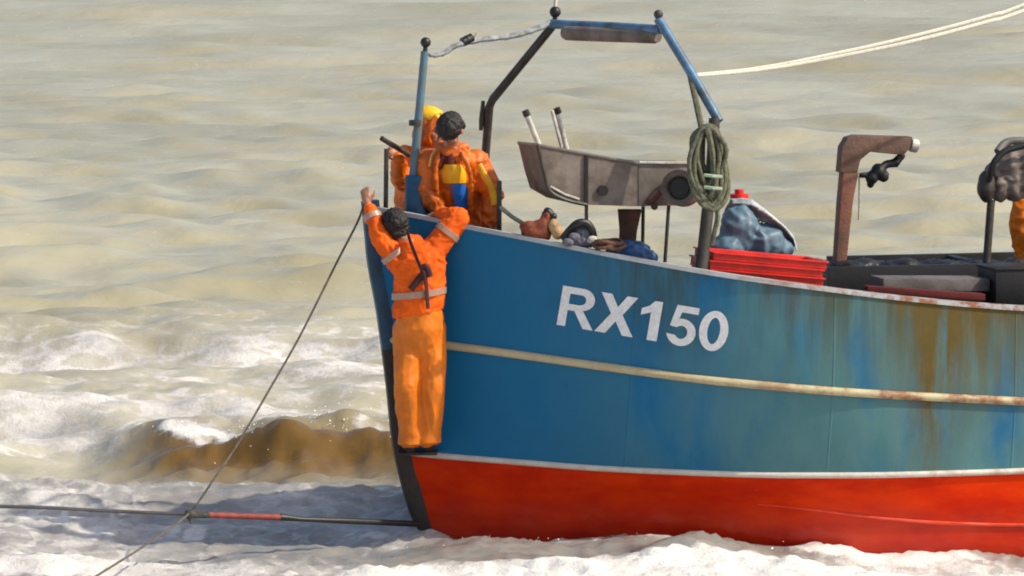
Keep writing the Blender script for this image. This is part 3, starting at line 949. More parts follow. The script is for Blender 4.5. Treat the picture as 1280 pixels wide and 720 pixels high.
for i in range(26):
    lump.ball(bp(1048 + i * 17, 333 + 2.2 * math.sin(i * 2.3), .1 + .1 * math.sin(i * 1.7)), 1, 10, (.10, .16, .05 + .012 * math.sin(i * 3.1)))
lump.remesh('heaped_net', M['bin_black'], pd, None, .02, 2, .012, 14)
gs = MB()
ga, gb2 = bp(1096, 352, .80), bp(1229, 356, .80)
gs.box((ga + gb2) / 2, Vector(((gb2 - ga).x / 2, (gb2 - ga).y / 2, -0.01)), Vector((-SA, CA, 0)) * .15, (0, 0, .045))
tag(gs.build('grey_board', M['bin_grey'], None, bevel=.008), 'scuffed grey board lying between the black pound and the rail', 'board')
mr = MB()
ga, gb2 = bp(1082, 361, 1.05), bp(1229, 371, 1.05)
mr.box((ga + gb2) / 2, Vector(((gb2 - ga).x / 2, (gb2 - ga).y / 2, (gb2 - ga).z / 2)), Vector((-SA, CA, 0)) * .05, (0, 0, .024))
tag(mr.build('maroon_plank', M['maroon'], None, bevel=.006), 'dark maroon plank along the inside of the rail under the grey board', 'plank')
bx = MB()
ca_ = bp(1270, 356, .85)
bx.box(ca_, Vector((CA, SA, 0)) * .225, Vector((-SA, CA, 0)) * .2, (0, 0, .125))
bx.box(ca_ + Vector((0, 0, .132)), Vector((CA, SA, 0)) * .235, Vector((-SA, CA, 0)) * .21, (0, 0, .010))
tag(bx.build('black_bin', M['bin_black'], None, bevel=.008), 'square black bin at the foot of the net hauler post', 'bin')

nh = thing('net_hauler', 'grey brown net hauler with dark round left end on a thin post', 'net hauler', bp(1237, 350, .1), YAW)
MB().tube([bp(1239, 250, .25), bp(1232, 345, .25), bp(1230, 420, .25)], .03, 10).build('hauler_post', M['gantry_dark'], nh, angle=50)
hb = MB()
for (px, py, rx, ry, rz) in ((1248, 226, .10, .13, .15), (1262, 214, .12, .15, .19), (1282, 212, .14, .16, .20), (1305, 216, .15, .16, .21), (1270, 235, .08, .12, .10)):
    hb.ball(bp(px, py, .2), 1, 16, (rx, ry, rz))
hb.remesh('hauler_body', M['hauler'], nh, None, .014, 3, .03, 6, seed=3)
MB().ball(bp(1233, 233, .26), 1, 16, (.07, .10, .12)).remesh('drum_end', M['gantry_dark'], nh, None, .012, 2, .006, 10)
MB().tube(smooth_path([bp(1236, 226, .34), bp(1241, 206, .38), bp(1252, 192, .38), bp(1268, 185, .38), bp(1300, 180, .38), bp(1340, 190, .3)], 6), .024, 8).build('hose', M['black'], nh, angle=60)
MB().tube(smooth_path([bp(1247, 190, .25), bp(1258, 178, .2), bp(1278, 176, .2), bp(1310, 180, .2)], 5), .03, 8).build('guard_bar', M['bin_grey'], nh, angle=60)

osk = MB()
rings = []
for (py, xl, xr, dp) in ((248, 1268, 1318, .05), (270, 1262, 1322, .09), (295, 1263, 1322, .10), (315, 1268, 1320, .09), (340, 1269, 1322, .09), (380, 1270, 1322, .07)):
    a_, b_ = bp(xl, py, -.15), bp(xr, py, -.15)
    c_ = (a_ + b_) / 2; h_ = (b_ - a_).length / 2
    rings.append([c_ + Vector((CA, SA, 0)) * h_ * math.cos(t_) + Vector((-SA, CA, 0)) * dp * (1 + .25 * math.sin(5 * t_)) * math.sin(t_) for t_ in np.linspace(0, 2 * math.pi, 24, endpoint=False)])
osk.loft(rings)
tag(osk.remesh('oilskin', M['oilskin'], None, None, .012, 3, .014, 8), 'orange oilskin hanging under the net hauler at the frame edge', 'oilskin')

# ------------------------------------------------------------------ people
def basis(fwd, up):
    f = Vector(fwd).normalized()
    r_ = f.cross(Vector(up)).normalized()
    u_ = r_.cross(f).normalized()
    return r_, f, u_                # right, forward, up

def add_head(mb, c, fwd, up, s=1.0):
    r_, f, u_ = basis(fwd, up)
    rot = Matrix((r_, f, u_)).transposed()
    mb.ball(c + u_ * .02 * s - f * .01 * s, 1, 20, (.076 * s, .094 * s, .098 * s), rot)
    mb.ball(c - u_ * .055 * s + f * .030 * s, 1, 16, (.056 * s, .062 * s, .062 * s), rot)          # jaw
    mb.ball(c - u_ * .098 * s + f * .060 * s, 1, 10, (.024 * s, .022 * s, .020 * s), rot)          # chin
    mb.cap(c + u_ * .012 * s + f * .083 * s, c - u_ * .030 * s + f * .106 * s, .010 * s, .015 * s, 8)  # nose
    mb.cap(c + u_ * .030 * s + f * .078 * s - r_ * .032 * s, c + u_ * .030 * s + f * .078 * s + r_ * .032 * s, .014 * s, .014 * s, 8)  # brow
    mb.cap(c - u_ * .062 * s + f * .083 * s - r_ * .020 * s, c - u_ * .062 * s + f * .083 * s + r_ * .020 * s, .010 * s, .010 * s, 8)  # mouth
    for k in (-1, 1):
        mb.ball(c + r_ * .078 * s * k - u_ * .004 * s - f * .012 * s, 1, 10, (.012 * s, .022 * s, .034 * s), rot)
        mb.ball(c + r_ * .040 * s * k - u_ * .028 * s + f * .058 * s, 1, 10, (.026 * s, .024 * s, .026 * s), rot)

def add_hand(mb, wrist, direction, palm, curl=0.5, thumb=1, s=1.0):
    """palm: the way the palm faces; thumb: +1/-1 the side of the thumb"""
    d = Vector(direction).normalized()
    n = (Vector(palm) - d * Vector(palm).dot(d)).normalized()
    side = d.cross(n) * thumb
    pc = wrist + d * .045 * s
    rot = Matrix((side, n, d)).transposed()
    mb.ball(pc, 1, 14, (.040 * s, .020 * s, .052 * s), rot)
    mb.cap(wrist - d * .03, wrist + d * .02 * s, .026 * s, .028 * s, 10)
    for i, (off, ln) in enumerate(((.029, .070), (.010, .078), (-.010, .073), (-.028, .056))):
        p0 = wrist + d * .080 * s + side * off * s
        a = 0.0
        for seg, fr in enumerate((.46, .31, .23)):
            a += curl * (0.55 if seg == 0 else 0.85)
            dd = d * math.cos(a) + n * math.sin(a)
            p1 = p0 + dd * ln * fr * s
            mb.cap(p0, p1, (.0095 - .001 * seg) * s, (.0088 - .001 * seg) * s, 8)
            p0 = p1
    t0 = wrist + d * .025 * s + side * .030 * s
    t1 = t0 + (side * .7 + d * .65 + n * .25 * curl).normalized() * .040 * s
    t2 = t1 + (side * .25 + d * .8 + n * .6 * curl).normalized() * .032 * s
    mb.cap(t0, t1, .013 * s, .011 * s, 8); mb.cap(t1, t2, .011 * s, .009 * s, 8)

def ell_loft(mb, secs, n=20):       # sections: centre, right half-vector, forward half-vector
    rings = []
    for c, rv, fv_ in secs:
        rings.append([Vector(c) + Vector(rv) * math.cos(t) + Vector(fv_) * math.sin(t) for t in np.linspace(0, 2 * math.pi, n, endpoint=False)])
    mb.loft(rings)

def limb_band(mb, a, b, t, r, hw=.022):
    a, b = Vector(a), Vector(b)
    d = (b - a).normalized()
    c = a.lerp(b, t)
    mb.tube([c - d * hw, c - d * hw * .9, c + d * hw * .9, c + d * hw], [r * .9, r, r, r * .9], 20)

# --- the climbing man, seen from behind
Y = -0.38
J = dict(pel=P(525, 402, Y + .02), waist=P(524, 375, Y), chest=P(525, 338, Y - .02), neck=P(512, 306, Y),
         head=P(493, 283, Y + .06),
         shl=P(500, 330, Y), ell=P(476, 298, Y + .01), wrl=P(461, 258, Y + .12),
         shr=P(546, 308, Y), elr=P(573, 273, Y + .03), wrr=P(549, 268, -.22),
         hil=P(510, 412, Y + .03), knl=P(508, 484, Y - .03), anl=P(513, 548, Y + .04),
         hir=P(540, 412, Y + .03), knr=P(540, 486, Y), anr=P(536, 546, Y + .05))
climber = thing('person', 'man in orange hi-vis jacket and trousers clinging to the outside of the bow', 'person', P(520, 560, Y))
b = MB()
hf = (Vector((-0.45, 0.85, -0.15))).normalized()
hu = Vector((-.35, .1, .93)).normalized()
add_head(b, J['head'], hf, hu)
b.cap(J['neck'], J['head'] - hu * .05, .055, .05)
b.cap(J['chest'], J['neck'], .11, .06); b.cap(J['chest'], J['pel'], .12, .12)
for s_ in 'lr':
    b.cap(J['chest'], J['sh' + s_], .09, .06)
    b.cap(J['sh' + s_], J['el' + s_], .050, .040); b.cap(J['el' + s_], J['wr' + s_], .040, .028)
    b.cap(J['pel'], J['hi' + s_], .11, .09); b.cap(J['hi' + s_], J['kn' + s_], .08, .055); b.cap(J['kn' + s_], J['an' + s_], .052, .04)
    b.cap(J['an' + s_], J['an' + s_] + Vector((0, .14, -.04)), .04, .03)
add_hand(b, J['wrl'] + (J['wrl'] - J['ell']).normalized() * .02, Vector((-.25, .25, 1)), Vector((.3, 1, 0)), .75, -1)
add_hand(b, J['wrr'], Vector((-.6, .75, -.05)), Vector((0, .1, -1)), .5, 1)
b.remesh('body', M['skin'], climber, None, .0065, 2)
r_, f, u_ = basis(hf, hu)
rot = Matrix((r_, f, u_)).transposed()
hb_ = MB().ball(J['head'] + u_ * .032 - f * .030, 1, 20, (.092, .100, .098), rot).ball(J['head'] - u_ * .035 - f * .052, 1, 14, (.078, .055, .062), rot)
hb_.remesh('hair', M['hair'], climber, None, .007, 1, .015, 32)
jk = MB()
X = Vector((1, 0, 0)); Yv = Vector((0, 1, 0))
ell_loft(jk, [(P(522, 392, Y), X * .185 + Vector((0, 0, .03)), Yv * .15), (P(524, 372, Y), X * .185 + Vector((0, 0, .02)), Yv * .15), (P(525, 345, Y - .01), X * .185 + Vector((0, 0, .03)), Yv * .15),
              (P(524, 322, Y - .01), X * .19 + Vector((0, 0, .06)), Yv * .14), (P(519, 309, Y), X * .13 + Vector((0, 0, .05)), Yv * .11), (P(512, 301, Y + .01), X * .075, Yv * .075)])
jk.cap(J['chest'], J['shl'], .11, .085); jk.cap(J['chest'], J['shr'], .11, .09)
jk.cap(J['shl'], J['ell'], .090, .072); jk.cap(J['ell'], J['wrl'] + (J['ell'] - J['wrl']) * .12, .072, .050)
jk.cap(J['shr'], J['elr'], .092, .082); jk.cap(J['elr'], J['wrr'] + (J['elr'] - J['wrr']) * .1, .080, .056)
jk.cap(P(509, 301, Y + .02), P(520, 302, Y + .02), .05, .05)
jo = jk.remesh('jacket', M['hivis'], climber, None, .0085, 3, .011, 8, stretch=(1, 1, 1.4), seed=1)
tr_ = MB()
ell_loft(tr_, [(P(526, 372, Y), X * .13, Yv * .12), (P(525, 390, Y), X * .165, Yv * .135), (P(525, 410, Y), X * .175, Yv * .15), (P(525, 430, Y), X * .150, Yv * .12), (P(525, 446, Y), X * .09, Yv * .07)])
for s_, ho in (('l', -3), ('r', 3)):
    tr_.cap(J['hi' + s_], J['kn' + s_], .109, .096); tr_.cap(J['kn' + s_], J['an' + s_], .095, .085)
    a_ = J['an' + s_]
    tr_.tube([a_ + Vector((0, 0, .10)), a_ + Vector((0, 0, -.02)), a_ + Vector((0, 0, -.045))], [.086, .090, .093], 18)
tr_.remesh('trousers', M['oilskin'], climber, None, .0085, 3, .009, 5.5, stretch=(1.2, 1, .8), seed=2)
for s_ in 'lr':
    a_ = J['an' + s_]
    MB().cap(a_ + Vector((0, .0, -.045)), a_ + Vector((0, .15, -.045)), .05, .042).cap(a_, a_ + Vector((0, 0, -.05)), .06, .055).remesh('boot', M['boot'], climber, None, .009, 2)
bd = MB()
for a_, b_, t_, r_s in (('ell', 'wrl', .66, .068), ('shl', 'ell', .35, .094), ('shr', 'elr', .50, .097)):
    bd = MB()
    limb_band(bd, J[a_], J[b_], t_, r_s)
    bd.build('reflective_band', M['band'], climber, jo, angle=60)
bd = MB()
for (py, rx) in ((366, .196),):
    c_ = P(524, py, Y)
    rings = []
    for dz in (-.024, .024):
        rings.append([c_ + X * rx * math.cos(t) + Vector((0, 0, .025 * math.cos(t) + dz)) + Yv * .162 * math.sin(t) for t in np.linspace(0, 2 * math.pi, 32, endpoint=False)])
    bd.loft(rings, caps=False)
bd.build('waist_band', M['band'], climber, jo)
sp = MB()
Yb = Y - .175
for pts_, r_s in (([(510, 292, Y - .06), (514, 305, Yb + .02), (521, 323, Yb), (527, 338, Yb - .005), (529, 350, Yb)], .020), ([(529, 342, Yb), (521, 352, Yb), (513, 362, Yb)], .024),
                  ([(531, 340, Yb - .01), (533, 360, Yb), (534, 374, Yb), (535, 386, Yb)], .018), ([(526, 336, Yb), (533, 334, Yb - .01), (537, 346, Yb)], .024)):
    sp.tube(smooth_path([P(*q) for q in pts_], 4), r_s, 8, flat=.5)
sp.build('harness', M['strap'], climber, angle=60)

# --- bareheaded man on deck, bent forward
Y = .12
deckA = W(0, 0, 0)
lA = to_l(P(572, 280, Y))
zA = deck_z(lA)
man = thing('person', 'dark haired man in open orange jacket with yellow bib bending over the bow rail', 'person', Vector((P(572, 280, Y).x, Y + .2, zA)))
K = dict(pel=P(576, 285, Y + .22), waist=P(574, 262, Y + .14), chest=P(567, 216, Y + .0), neck=P(564, 184, Y - .10), head=P(563, 162, Y - .20),
         shl=P(536, 202, Y), ell=P(534, 240, Y - .06), wrl=P(552, 268, Y - .12),
         shr=P(596, 202, Y + .02), elr=P(616, 243, Y - .02), wrr=P(612, 279, Y - .06))
for s_, dx in (('l', -.12), ('r', .12)):
    K['hi' + s_] = K['pel'] + Vector((dx, .02, -.05))
    K['an' + s_] = Vector((K['pel'].x + dx * 1.3, Y + .18, zA + .09))
    K['kn' + s_] = (K['hi' + s_] + K['an' + s_]) / 2 + Vector((0, -.06, 0))
b = MB()
hf = Vector((-.36, -.40, -.84)).normalized(); hu = Vector((-.22, -.86, .48)).normalized()
add_head(b, K['head'], hf, hu, 1.05)
b.cap(K['neck'], K['head'] - hu * .05, .058, .05)
b.cap(K['chest'], K['neck'], .12, .06); b.cap(K['chest'], K['pel'], .13, .13)
def body_limbs(b, K):
    for s_ in 'lr':
        b.cap(K['chest'], K['sh' + s_], .09, .06)
        b.cap(K['sh' + s_], K['el' + s_], .050, .040); b.cap(K['el' + s_], K['wr' + s_], .040, .028)
        b.cap(K['pel'], K['hi' + s_], .11, .09); b.cap(K['hi' + s_], K['kn' + s_], .08, .055); b.cap(K['kn' + s_], K['an' + s_], .052, .04)
        b.cap(K['an' + s_] - Vector((0, 0, .03)), K['an' + s_] + Vector((0, -.14, -.05)), .04, .03)
body_limbs(b, K)
add_hand(b, K['wrl'], Vector((.5, -.5, -.6)), Vector((.3, -.5, .4)), .7, 1)
add_hand(b, K['wrr'], Vector((-.2, -.4, -.9)), Vector((-.8, -.3, 0)), .6, -1)
b.remesh('body', M['skin'], man, None, .0065, 2)
def add_eyes(root, c, fwd, up, s=1.0):
    r_, f, u_ = basis(fwd, up)
    for k in (-1, 1):
        eo = MB().ball(c + r_ * .032 * s * k + u_ * .006 * s + f * .076 * s, .0125 * s, 10).build('eye', M['eye'], root)
        MB().ball(c + r_ * .032 * s * k + u_ * .005 * s + f * .0845 * s, .0065 * s, 8).build('pupil', M['hair'], root, eo)
add_eyes(man, K['head'], hf, hu, 1.05)
r_, f, u_ = basis(hf, hu)
rot = Matrix((r_, f, u_)).transposed()
MB().ball(K['head'] + u_ * .045 - f * .008, 1, 20, (.096, .112, .088), rot).ball(K['head'] - u_ * .02 - f * .062, 1, 14, (.086, .05, .075), rot).remesh('hair', M['hair'], man, None, .007, 2, .009, 30)
jk = MB()
ell_loft(jk, [(P(574, 292, Y + .2), X * .19, Yv * .15), (P(573, 262, Y + .14), X * .19, Yv * .15), (P(569, 232, Y + .05), X * .20, Yv * .15), (P(567, 208, Y), X * .205, Yv * .14),
              (P(565, 193, Y - .05), X * .15, Yv * .11), (P(564, 182, Y - .09), X * .085, Yv * .08)])
for s_ in 'lr':
    jk.cap(K['chest'], K['sh' + s_], .11, .088)
    jk.cap(K['sh' + s_], K['el' + s_], .092, .080); jk.cap(K['el' + s_], K['wr' + s_], .080, .058)
jk.cap(P(552, 186, Y - .06), P(578, 186, Y - .06), .05, .05)
jo = jk.remesh('jacket', M['oilskin_dark'], man, None, .0085, 3, .016, 8, stretch=(1, 1, 1.2), seed=5)
def patch(secs, name, material, root, part_of=None, a0=-160, a1=-20, n=14):
    mb = MB()
    for push in (0.0,):
        rings = []
        for c, hx, hy in secs:
            rings.append([Vector(c) + X * hx * math.cos(R(t)) + Yv * hy * math.sin(R(t)) for t in np.linspace(a0, a1, n)])
        inner = [[q + Yv * .03 for q in rg] for rg in rings]
        full = [rg + list(reversed(inn_)) for rg, inn_ in zip(rings, inner)]
        mb.loft(full)
    return mb.build(name, material, root, part_of, angle=60)
patch([(P(566, 204, Y - .03), .085, .155), (P(567, 212, Y + .0), .12, .18), (P(569, 227, Y + .04), .125, .188)], 'bib', M['yellow'], man, None, -150, -45)
patch([(P(570, 228, Y + .04), .10, .192), (P(572, 244, Y + .08), .11, .195), (P(573, 258, Y + .12), .10, .19)], 'jumper', M['blue_cloth'], man, None, -105, -40)
lap = MB()
lap.tube(smooth_path([P(549, 190, Y - .15), P(546, 204, Y - .185), P(545, 222, Y - .17), P(547, 245, Y - .12), P(549, 272, Y - .02)], 5), .021, 8, flat=.7)
lap.tube(smooth_path([P(576, 190, Y - .15), P(583, 204, Y - .185), P(588, 222, Y - .17), P(588, 245, Y - .12), P(587, 272, Y - .02)], 5), .021, 8, flat=.7)
lap.remesh('jacket_front_edge', M['oilskin_dark'], man, jo, .008, 2, .010, 11)
# open collar: maroon shirt
MB().cap(P(564, 191, Y - .11), P(563, 204, Y - .145), .050, .036).cap(P(553, 195, Y - .13), P(548, 208, Y - .13), .03, .03).remesh('shirt', M['maroon'], man, None, .009, 2, .008, 12)
tr_ = MB()
ell_loft(tr_, [(P(575, 272, Y + .17), X * .16, Yv * .13), (P(576, 292, Y + .22), X * .175, Yv * .14), (K['pel'] + Vector((0, 0, -.12)), X * .17, Yv * .13)])
def trouser_legs(tr_, K):
    for s_ in 'lr':
        tr_.cap(K['hi' + s_], K['kn' + s_], .105, .09); tr_.cap(K['kn' + s_], K['an' + s_] + Vector((0, 0, .05)), .09, .085)
trouser_legs(tr_, K)
tr_.remesh('trousers', M['oilskin'], man, None, .012, 3, .012, 7)
def boots(K, root):
    for s_ in 'lr':
        a_ = K['an' + s_]
        MB().cap(a_ + Vector((0, .02, -.045)), a_ + Vector((0, -.15, -.05)), .045, .04).cap(a_ + Vector((0, 0, .12)), a_ + Vector((0, 0, -.03)), .06, .052).remesh('boot', M['boot'], root, None, .01, 2)
boots(K, man)
bd = MB()
d_ = [(598, 206, Y - .10), (607, 222, Y - .115), (615, 238, Y - .115), (618, 256, Y - .115)]
bd.tube(smooth_path([P(*q) for q in d_], 4), .026, 8, flat=.6)
bd.build('sleeve_highlight', M['yellow'], man, jo, angle=60)  # sun on the sleeve, painted on as a yellow strip
bd = MB()
bd.tube(smooth_path([P(545, 186, Y - .10), P(540, 196, Y - .13), P(537, 208, Y - .12)], 4), .016, 8, flat=.6)
bd.build('shoulder_stripe', mat('pale_orange_tape', (0.85, .42, .12), .5), man, jo, angle=60)

# --- hooded man behind the mast
Y = .50
zB = deck_z(to_l(P(525, 280, Y)), 0)
hood = thing('person', 'man in orange oilskins with raised yellow topped hood standing behind the mast', 'person', Vector((P(524, 280, Y).x, Y, zB)))
K = dict(pel=P(524, 285, Y), waist=P(523, 258, Y), chest=P(523, 212, Y), neck=P(531, 183, Y - .02), head=P(540, 160, Y - .05),
         shl=P(507, 197, Y), ell=P(502, 226, Y - .08), wrl=P(498, 199, Y - .22),
         shr=P(543, 198, Y + .02), elr=P(552, 232, Y - .05), wrr=P(545, 262, Y - .14))
for s_, dx in (('l', -.10), ('r', .10)):
    K['hi' + s_] = K['pel'] + Vector((dx, 0, -.05))
    K['an' + s_] = Vector((K['pel'].x + dx * 1.3, Y, zB + .09))
    K['kn' + s_] = (K['hi' + s_] + K['an' + s_]) / 2 + Vector((0, -.04, 0))
b = MB()
hf = Vector((.72, -.60, -.34)).normalized(); hu = Vector((.24, -.10, .95)).normalized()
add_head(b, K['head'], hf, hu)
b.cap(K['neck'], K['head'] - hu * .05, .055, .05); b.cap(K['chest'], K['neck'], .12, .06); b.cap(K['chest'], K['pel'], .13, .13)
body_limbs(b, K)
add_hand(b, K['wrl'], Vector((-.5, -.1, .6)), Vector((.4, -.6, .3)), .95, -1)
add_hand(b, K['wrr'], Vector((0, -.3, -1)), Vector((0, -1, 0)), .6, -1)
b.remesh('body', M['skin'], hood, None, .0065, 2)
add_eyes(hood, K['head'], hf, hu)
jk = MB()
ell_loft(jk, [(P(525, 292, Y), X * .17, Yv * .15), (P(524, 255, Y), X * .175, Yv * .15), (P(524, 222, Y), X * .18, Yv * .145), (P(525, 200, Y), X * .175, Yv * .13), (P(530, 186, Y - .01), X * .10, Yv * .10)])
for s_ in 'lr':
    jk.cap(K['chest'], K['sh' + s_], .11, .088)
    jk.cap(K['sh' + s_], K['el' + s_], .090, .078); jk.cap(K['el' + s_], K['wr' + s_], .076, .054)
jk.remesh('jacket', M['oilskin_dark'], hood, None, .0085, 3, .016, 8, seed=8)
r_, f, u_ = basis(hf, hu)
rot = Matrix((r_, f, u_)).transposed()
hd_ = MB().ball(K['head'] + u_ * .018 - f * .035, 1, 20, (.108, .102, .118), rot).ball(K['head'] - u_ * .07 - f * .03, 1, 16, (.11, .10, .085), rot)
hd_.tube([K['head'] + f * .050 + r_ * .086 * math.cos(an) + u_ * (.005 + .112 * math.sin(an)) for an in np.linspace(0, 2 * math.pi, 28, endpoint=False)], .022, 8, closed=True)
hd_.remesh('hood', M['oilskin_dark'], hood, None, .008, 2, .008, 12)
MB().ball(K['head'] + u_ * .078 - f * .035, 1, 18, (.098, .106, .068), rot).cap(K['head'] + u_ * .105 + f * .05 - r_ * .05, K['head'] + u_ * .105 + f * .05 + r_ * .05, .022, .022).remesh('hood_top', M['yellow'], hood, None, .008, 2, .006, 12)
tr_ = MB()
ell_loft(tr_, [(P(524, 278, Y), X * .16, Yv * .13), (K['pel'] + Vector((0, 0, -.12)), X * .17, Yv * .13)])
trouser_legs(tr_, K)
tr_.remesh('trousers', M['oilskin'], hood, None, .012, 3, .012, 7)
boots(K, hood)

# ------------------------------------------------------------------ lines in the water
hl = P(457, 250, -.25)
pts = [P(457, 246, -.22), P(448, 275, -.24), P(420, 330, -.3), P(375, 420, -.45), P(335, 490, -.65), P(300, 550, -.85), P(268, 598, -1.05), P(236, 642, -1.2), P(190, 676, -2.0), P(130, 714, -3.1), P(40, 768, -4.9), P(-60, 800, -6.6)]
pp = smooth_path(pts, 6)
tag(MB().tube(pp, .0085, 6).build('bow_line', M['line_grey'], None, angle=60), 'thin brown line slanting from the climbing man into the surf', 'rope')
tow = thing('tow_cable', 'grey hauling cable with a red and black strop stretched from the bow', 'cable', P(236, 643, -1.18))
pts = [P(-400, 628, -2.2), P(0, 633, -1.8), P(120, 638, -1.5), P(236, 643, -1.18)]
MB().tube(smooth_path(pts, 6), .013, 6).build('wire', M['cable'], tow, angle=60)
kn = MB().ball(P(237, 643, -1.18), .036, 12, (1.1, 1, 1)).tube([P(232, 643, -1.18), P(262, 644, -1.1)], [.03, .022], 8).tube([P(237, 645, -1.2), P(238, 656, -1.2)], [.016, .008], 6).tube([P(240, 640, -1.18), P(246, 630, -1.16)], [.014, .008], 6)
kn.remesh('shackle', M['rope_dark'], tow, None, .008, 1, .004, 20)
MB().tube([P(256, 643.5, -1.1), P(300, 645, -.95), P(356, 647, -.75)], .022, 8).build('red_strop', M['strop_red'], tow, angle=60)
MB().tube([P(350, 646.5, -.77), P(375, 649, -.7), P(430, 651, -.5), P(480, 653, -.25), P(523, 655, -.02)], [.026, .017, .022, .022, .022], 8).build('black_strop', M['black'], tow, angle=60)

# ------------------------------------------------------------------ sea
rng = np.random.default_rng(5)
def grow_axis(start, step, stages):
    out, v, st_ = [], start, step
    for g_, lim in stages:
        while v < lim:
            st_ *= g_
            v += st_
            out.append(v)
    return out
xr = grow_axis(5.0, .045, ((1.02, 15), (1.15, 4000)))
xa = np.array([-q for q in xr[::-1]] + list(np.arange(-5.0, 5.001, .045)) + xr)
yf = grow_axis(9.0, .045, ((1.0048, 112), (1.08, 6000)))
yn = grow_axis(4.0, .045, ((1.03, 60), (1.15, 4000)))
ya = np.array([-q for q in yn[::-1]] + list(np.arange(-4.0, 9.001, .045)) + yf)
dxa = np.gradient(xa); dya = np.gradient(ya)
Xg, Yg = np.meshgrid(xa, ya)
Dg = np.maximum(*np.meshgrid(dxa, dya))

def hash2(ix, iy, seed):
    v = np.sin(ix * 127.1 + iy * 311.7 + seed * 74.7) * 43758.5453
    return v - np.floor(v)
def vnoise(x, y, seed):
    ix, iy = np.floor(x), np.floor(y)
    fx, fy = x - ix, y - iy
    ux, uy = fx * fx * (3 - 2 * fx), fy * fy * (3 - 2 * fy)
    a, b = hash2(ix, iy, seed), hash2(ix + 1, iy, seed)
    c, d = hash2(ix, iy + 1, seed), hash2(ix + 1, iy + 1, seed)
    return (a * (1 - ux) + b * ux) * (1 - uy) + (c * (1 - ux) + d * ux) * uy
def fbm(x, y, seed, oct=5, gain=.55):
    s = 0; a = 1; n = 0
    for o in range(oct):
        s = s + a * vnoise(x * 2 ** o, y * 2 ** o, seed + o * 13); n += a; a *= gain
    return s / n
def sst(x, a, b):
    t = np.clip((x - a) / (b - a), 0, 1)
    return t * t * (3 - 2 * t)
def bumpf(v, c, lo, hi):
    return np.where(v < c, np.exp(-((v - c) / lo) ** 2), np.exp(-((v - c) / hi) ** 2))

H = np.zeros_like(Xg)
warp = (fbm(Xg * .12, Yg * .12, 3, 3) - .5) * 5
for i in range(64):
    lam = 0.45 * (11 / 0.45) ** rng.random()
    ang = rng.normal(0, .38 if lam > 2 else .7) - math.pi / 2
    amp = 0.0125 * lam ** .80
    ph = rng.random() * 6.28
    kx, ky = math.cos(ang) * 2 * math.pi / lam, math.sin(ang) * 2 * math.pi / lam
    s = np.sin(kx * (Xg + .3 * warp) + ky * (Yg + .5 * warp) + ph)
    att = np.clip((lam / Dg - 3) / 4, 0, 1)
    if lam > 2.6: amp *= .62
    H += amp * att * (s + .35 * s * s - .17)
far = sst(Yg, 6, 22)
calm = 1 - .72 * (1 - sst(Yg, -2.5, 7)) * (np.abs(Xg) < 12)
H *= calm * (.75 - .12 * far)
# choppy small relief of the white water close in
near_m = (1 - sst(Yg, 8, 26))
H += near_m * ((fbm(Xg * 1.8, Yg * 1.5, 21, 6, .62) - .5) * .06 + (fbm(Xg * .7, Yg * 2.8, 25, 5, .6) - .5) * .075)
# the breaking brown wave left of the bow
yc = 5.0 + .35 * np.sin(Xg * 1.1) + (fbm(Xg * 1.2, Yg * .3, 31, 5, .6) - .5) * 1.2
crest_w = sst(Xg, -3.6, -2.5) * (1 - sst(Xg, 0.2, 1.6))
crest_w2 = .50 + .85 * fbm(Xg * 1.1 + 4, Yg * .5 + .5, 41, 4, .5)
wave = crest_w * crest_w2 * (.34 + .14 * (fbm(Xg * 1.6, Yg * 3.5, 33, 5, .55) - .5)) * bumpf(Yg, yc, .62, 1.2)
wave -= crest_w * .06 * (1 - sst(Yg, 1.2, 4.2))
H += wave
# a lower secondary crest further left and behind
H += .10 * sst(Xg, -6, -4) * (1 - sst(Xg, -2.6, -1.2)) * bumpf(Yg, 7.2 + .3 * np.sin(Xg * 1.7), .5, 1.2)
# wash along the hull: a foam bank in front, a trough along the red plating aft
H -= .15 * sst(Xg, .9, 3.2) * (1 - sst(np.abs(Yg + .2), 1.2, 3.0))
bank = sst(Xg + (fbm(Xg * .8, Yg * 1.5, 131, 4) - .5) * 1.2, -1.5, -.8) * bumpf(Yg, -1.95 + .25 * np.sin(Xg * .9), .9, .42)
H += bank * (.01 + .10 * fbm(Xg * 2.1, Yg * 1.6, 51, 5) + .055 * (np.abs(fbm(Xg * 5.5, Yg * 4, 53, 4, .6) - .5) * 2))
H += .10 * np.exp(-((Xg + .25) / .45) ** 2 - ((Yg + .75) / .35) ** 2) + .09 * np.exp(-((Xg - 1.3) / .5) ** 2 - ((Yg + 1.0) / .35) ** 2)
wl_pts = [W(q[0], q[1], 0) for q in LV[3]]
yh = np.interp(xa, [q.x for q in wl_pts], [q.y for q in wl_pts])[None, :] + 0 * Yg     # where the port side meets the water
along = sst(Xg, -.95, -.5)
lapn = fbm(Xg * 2.3, Yg * 1.4, 97, 4)
H += along * .065 * np.exp(-((Yg - yh + .05) / .42) ** 2) * (.25 + 1.3 * lapn)
H += .05 * np.exp(-((Xg + .75) / .35) ** 2 - ((Yg + .05) / .4) ** 2)
rip = np.abs(fbm(Xg * 2.6, Yg * 3.4, 141, 5, .6) - .5) * 2
H += (1 - sst(Yg, 3.5, 5.5)) * (.055 * (1 - rip) ** 3 - .03)
H -= .005

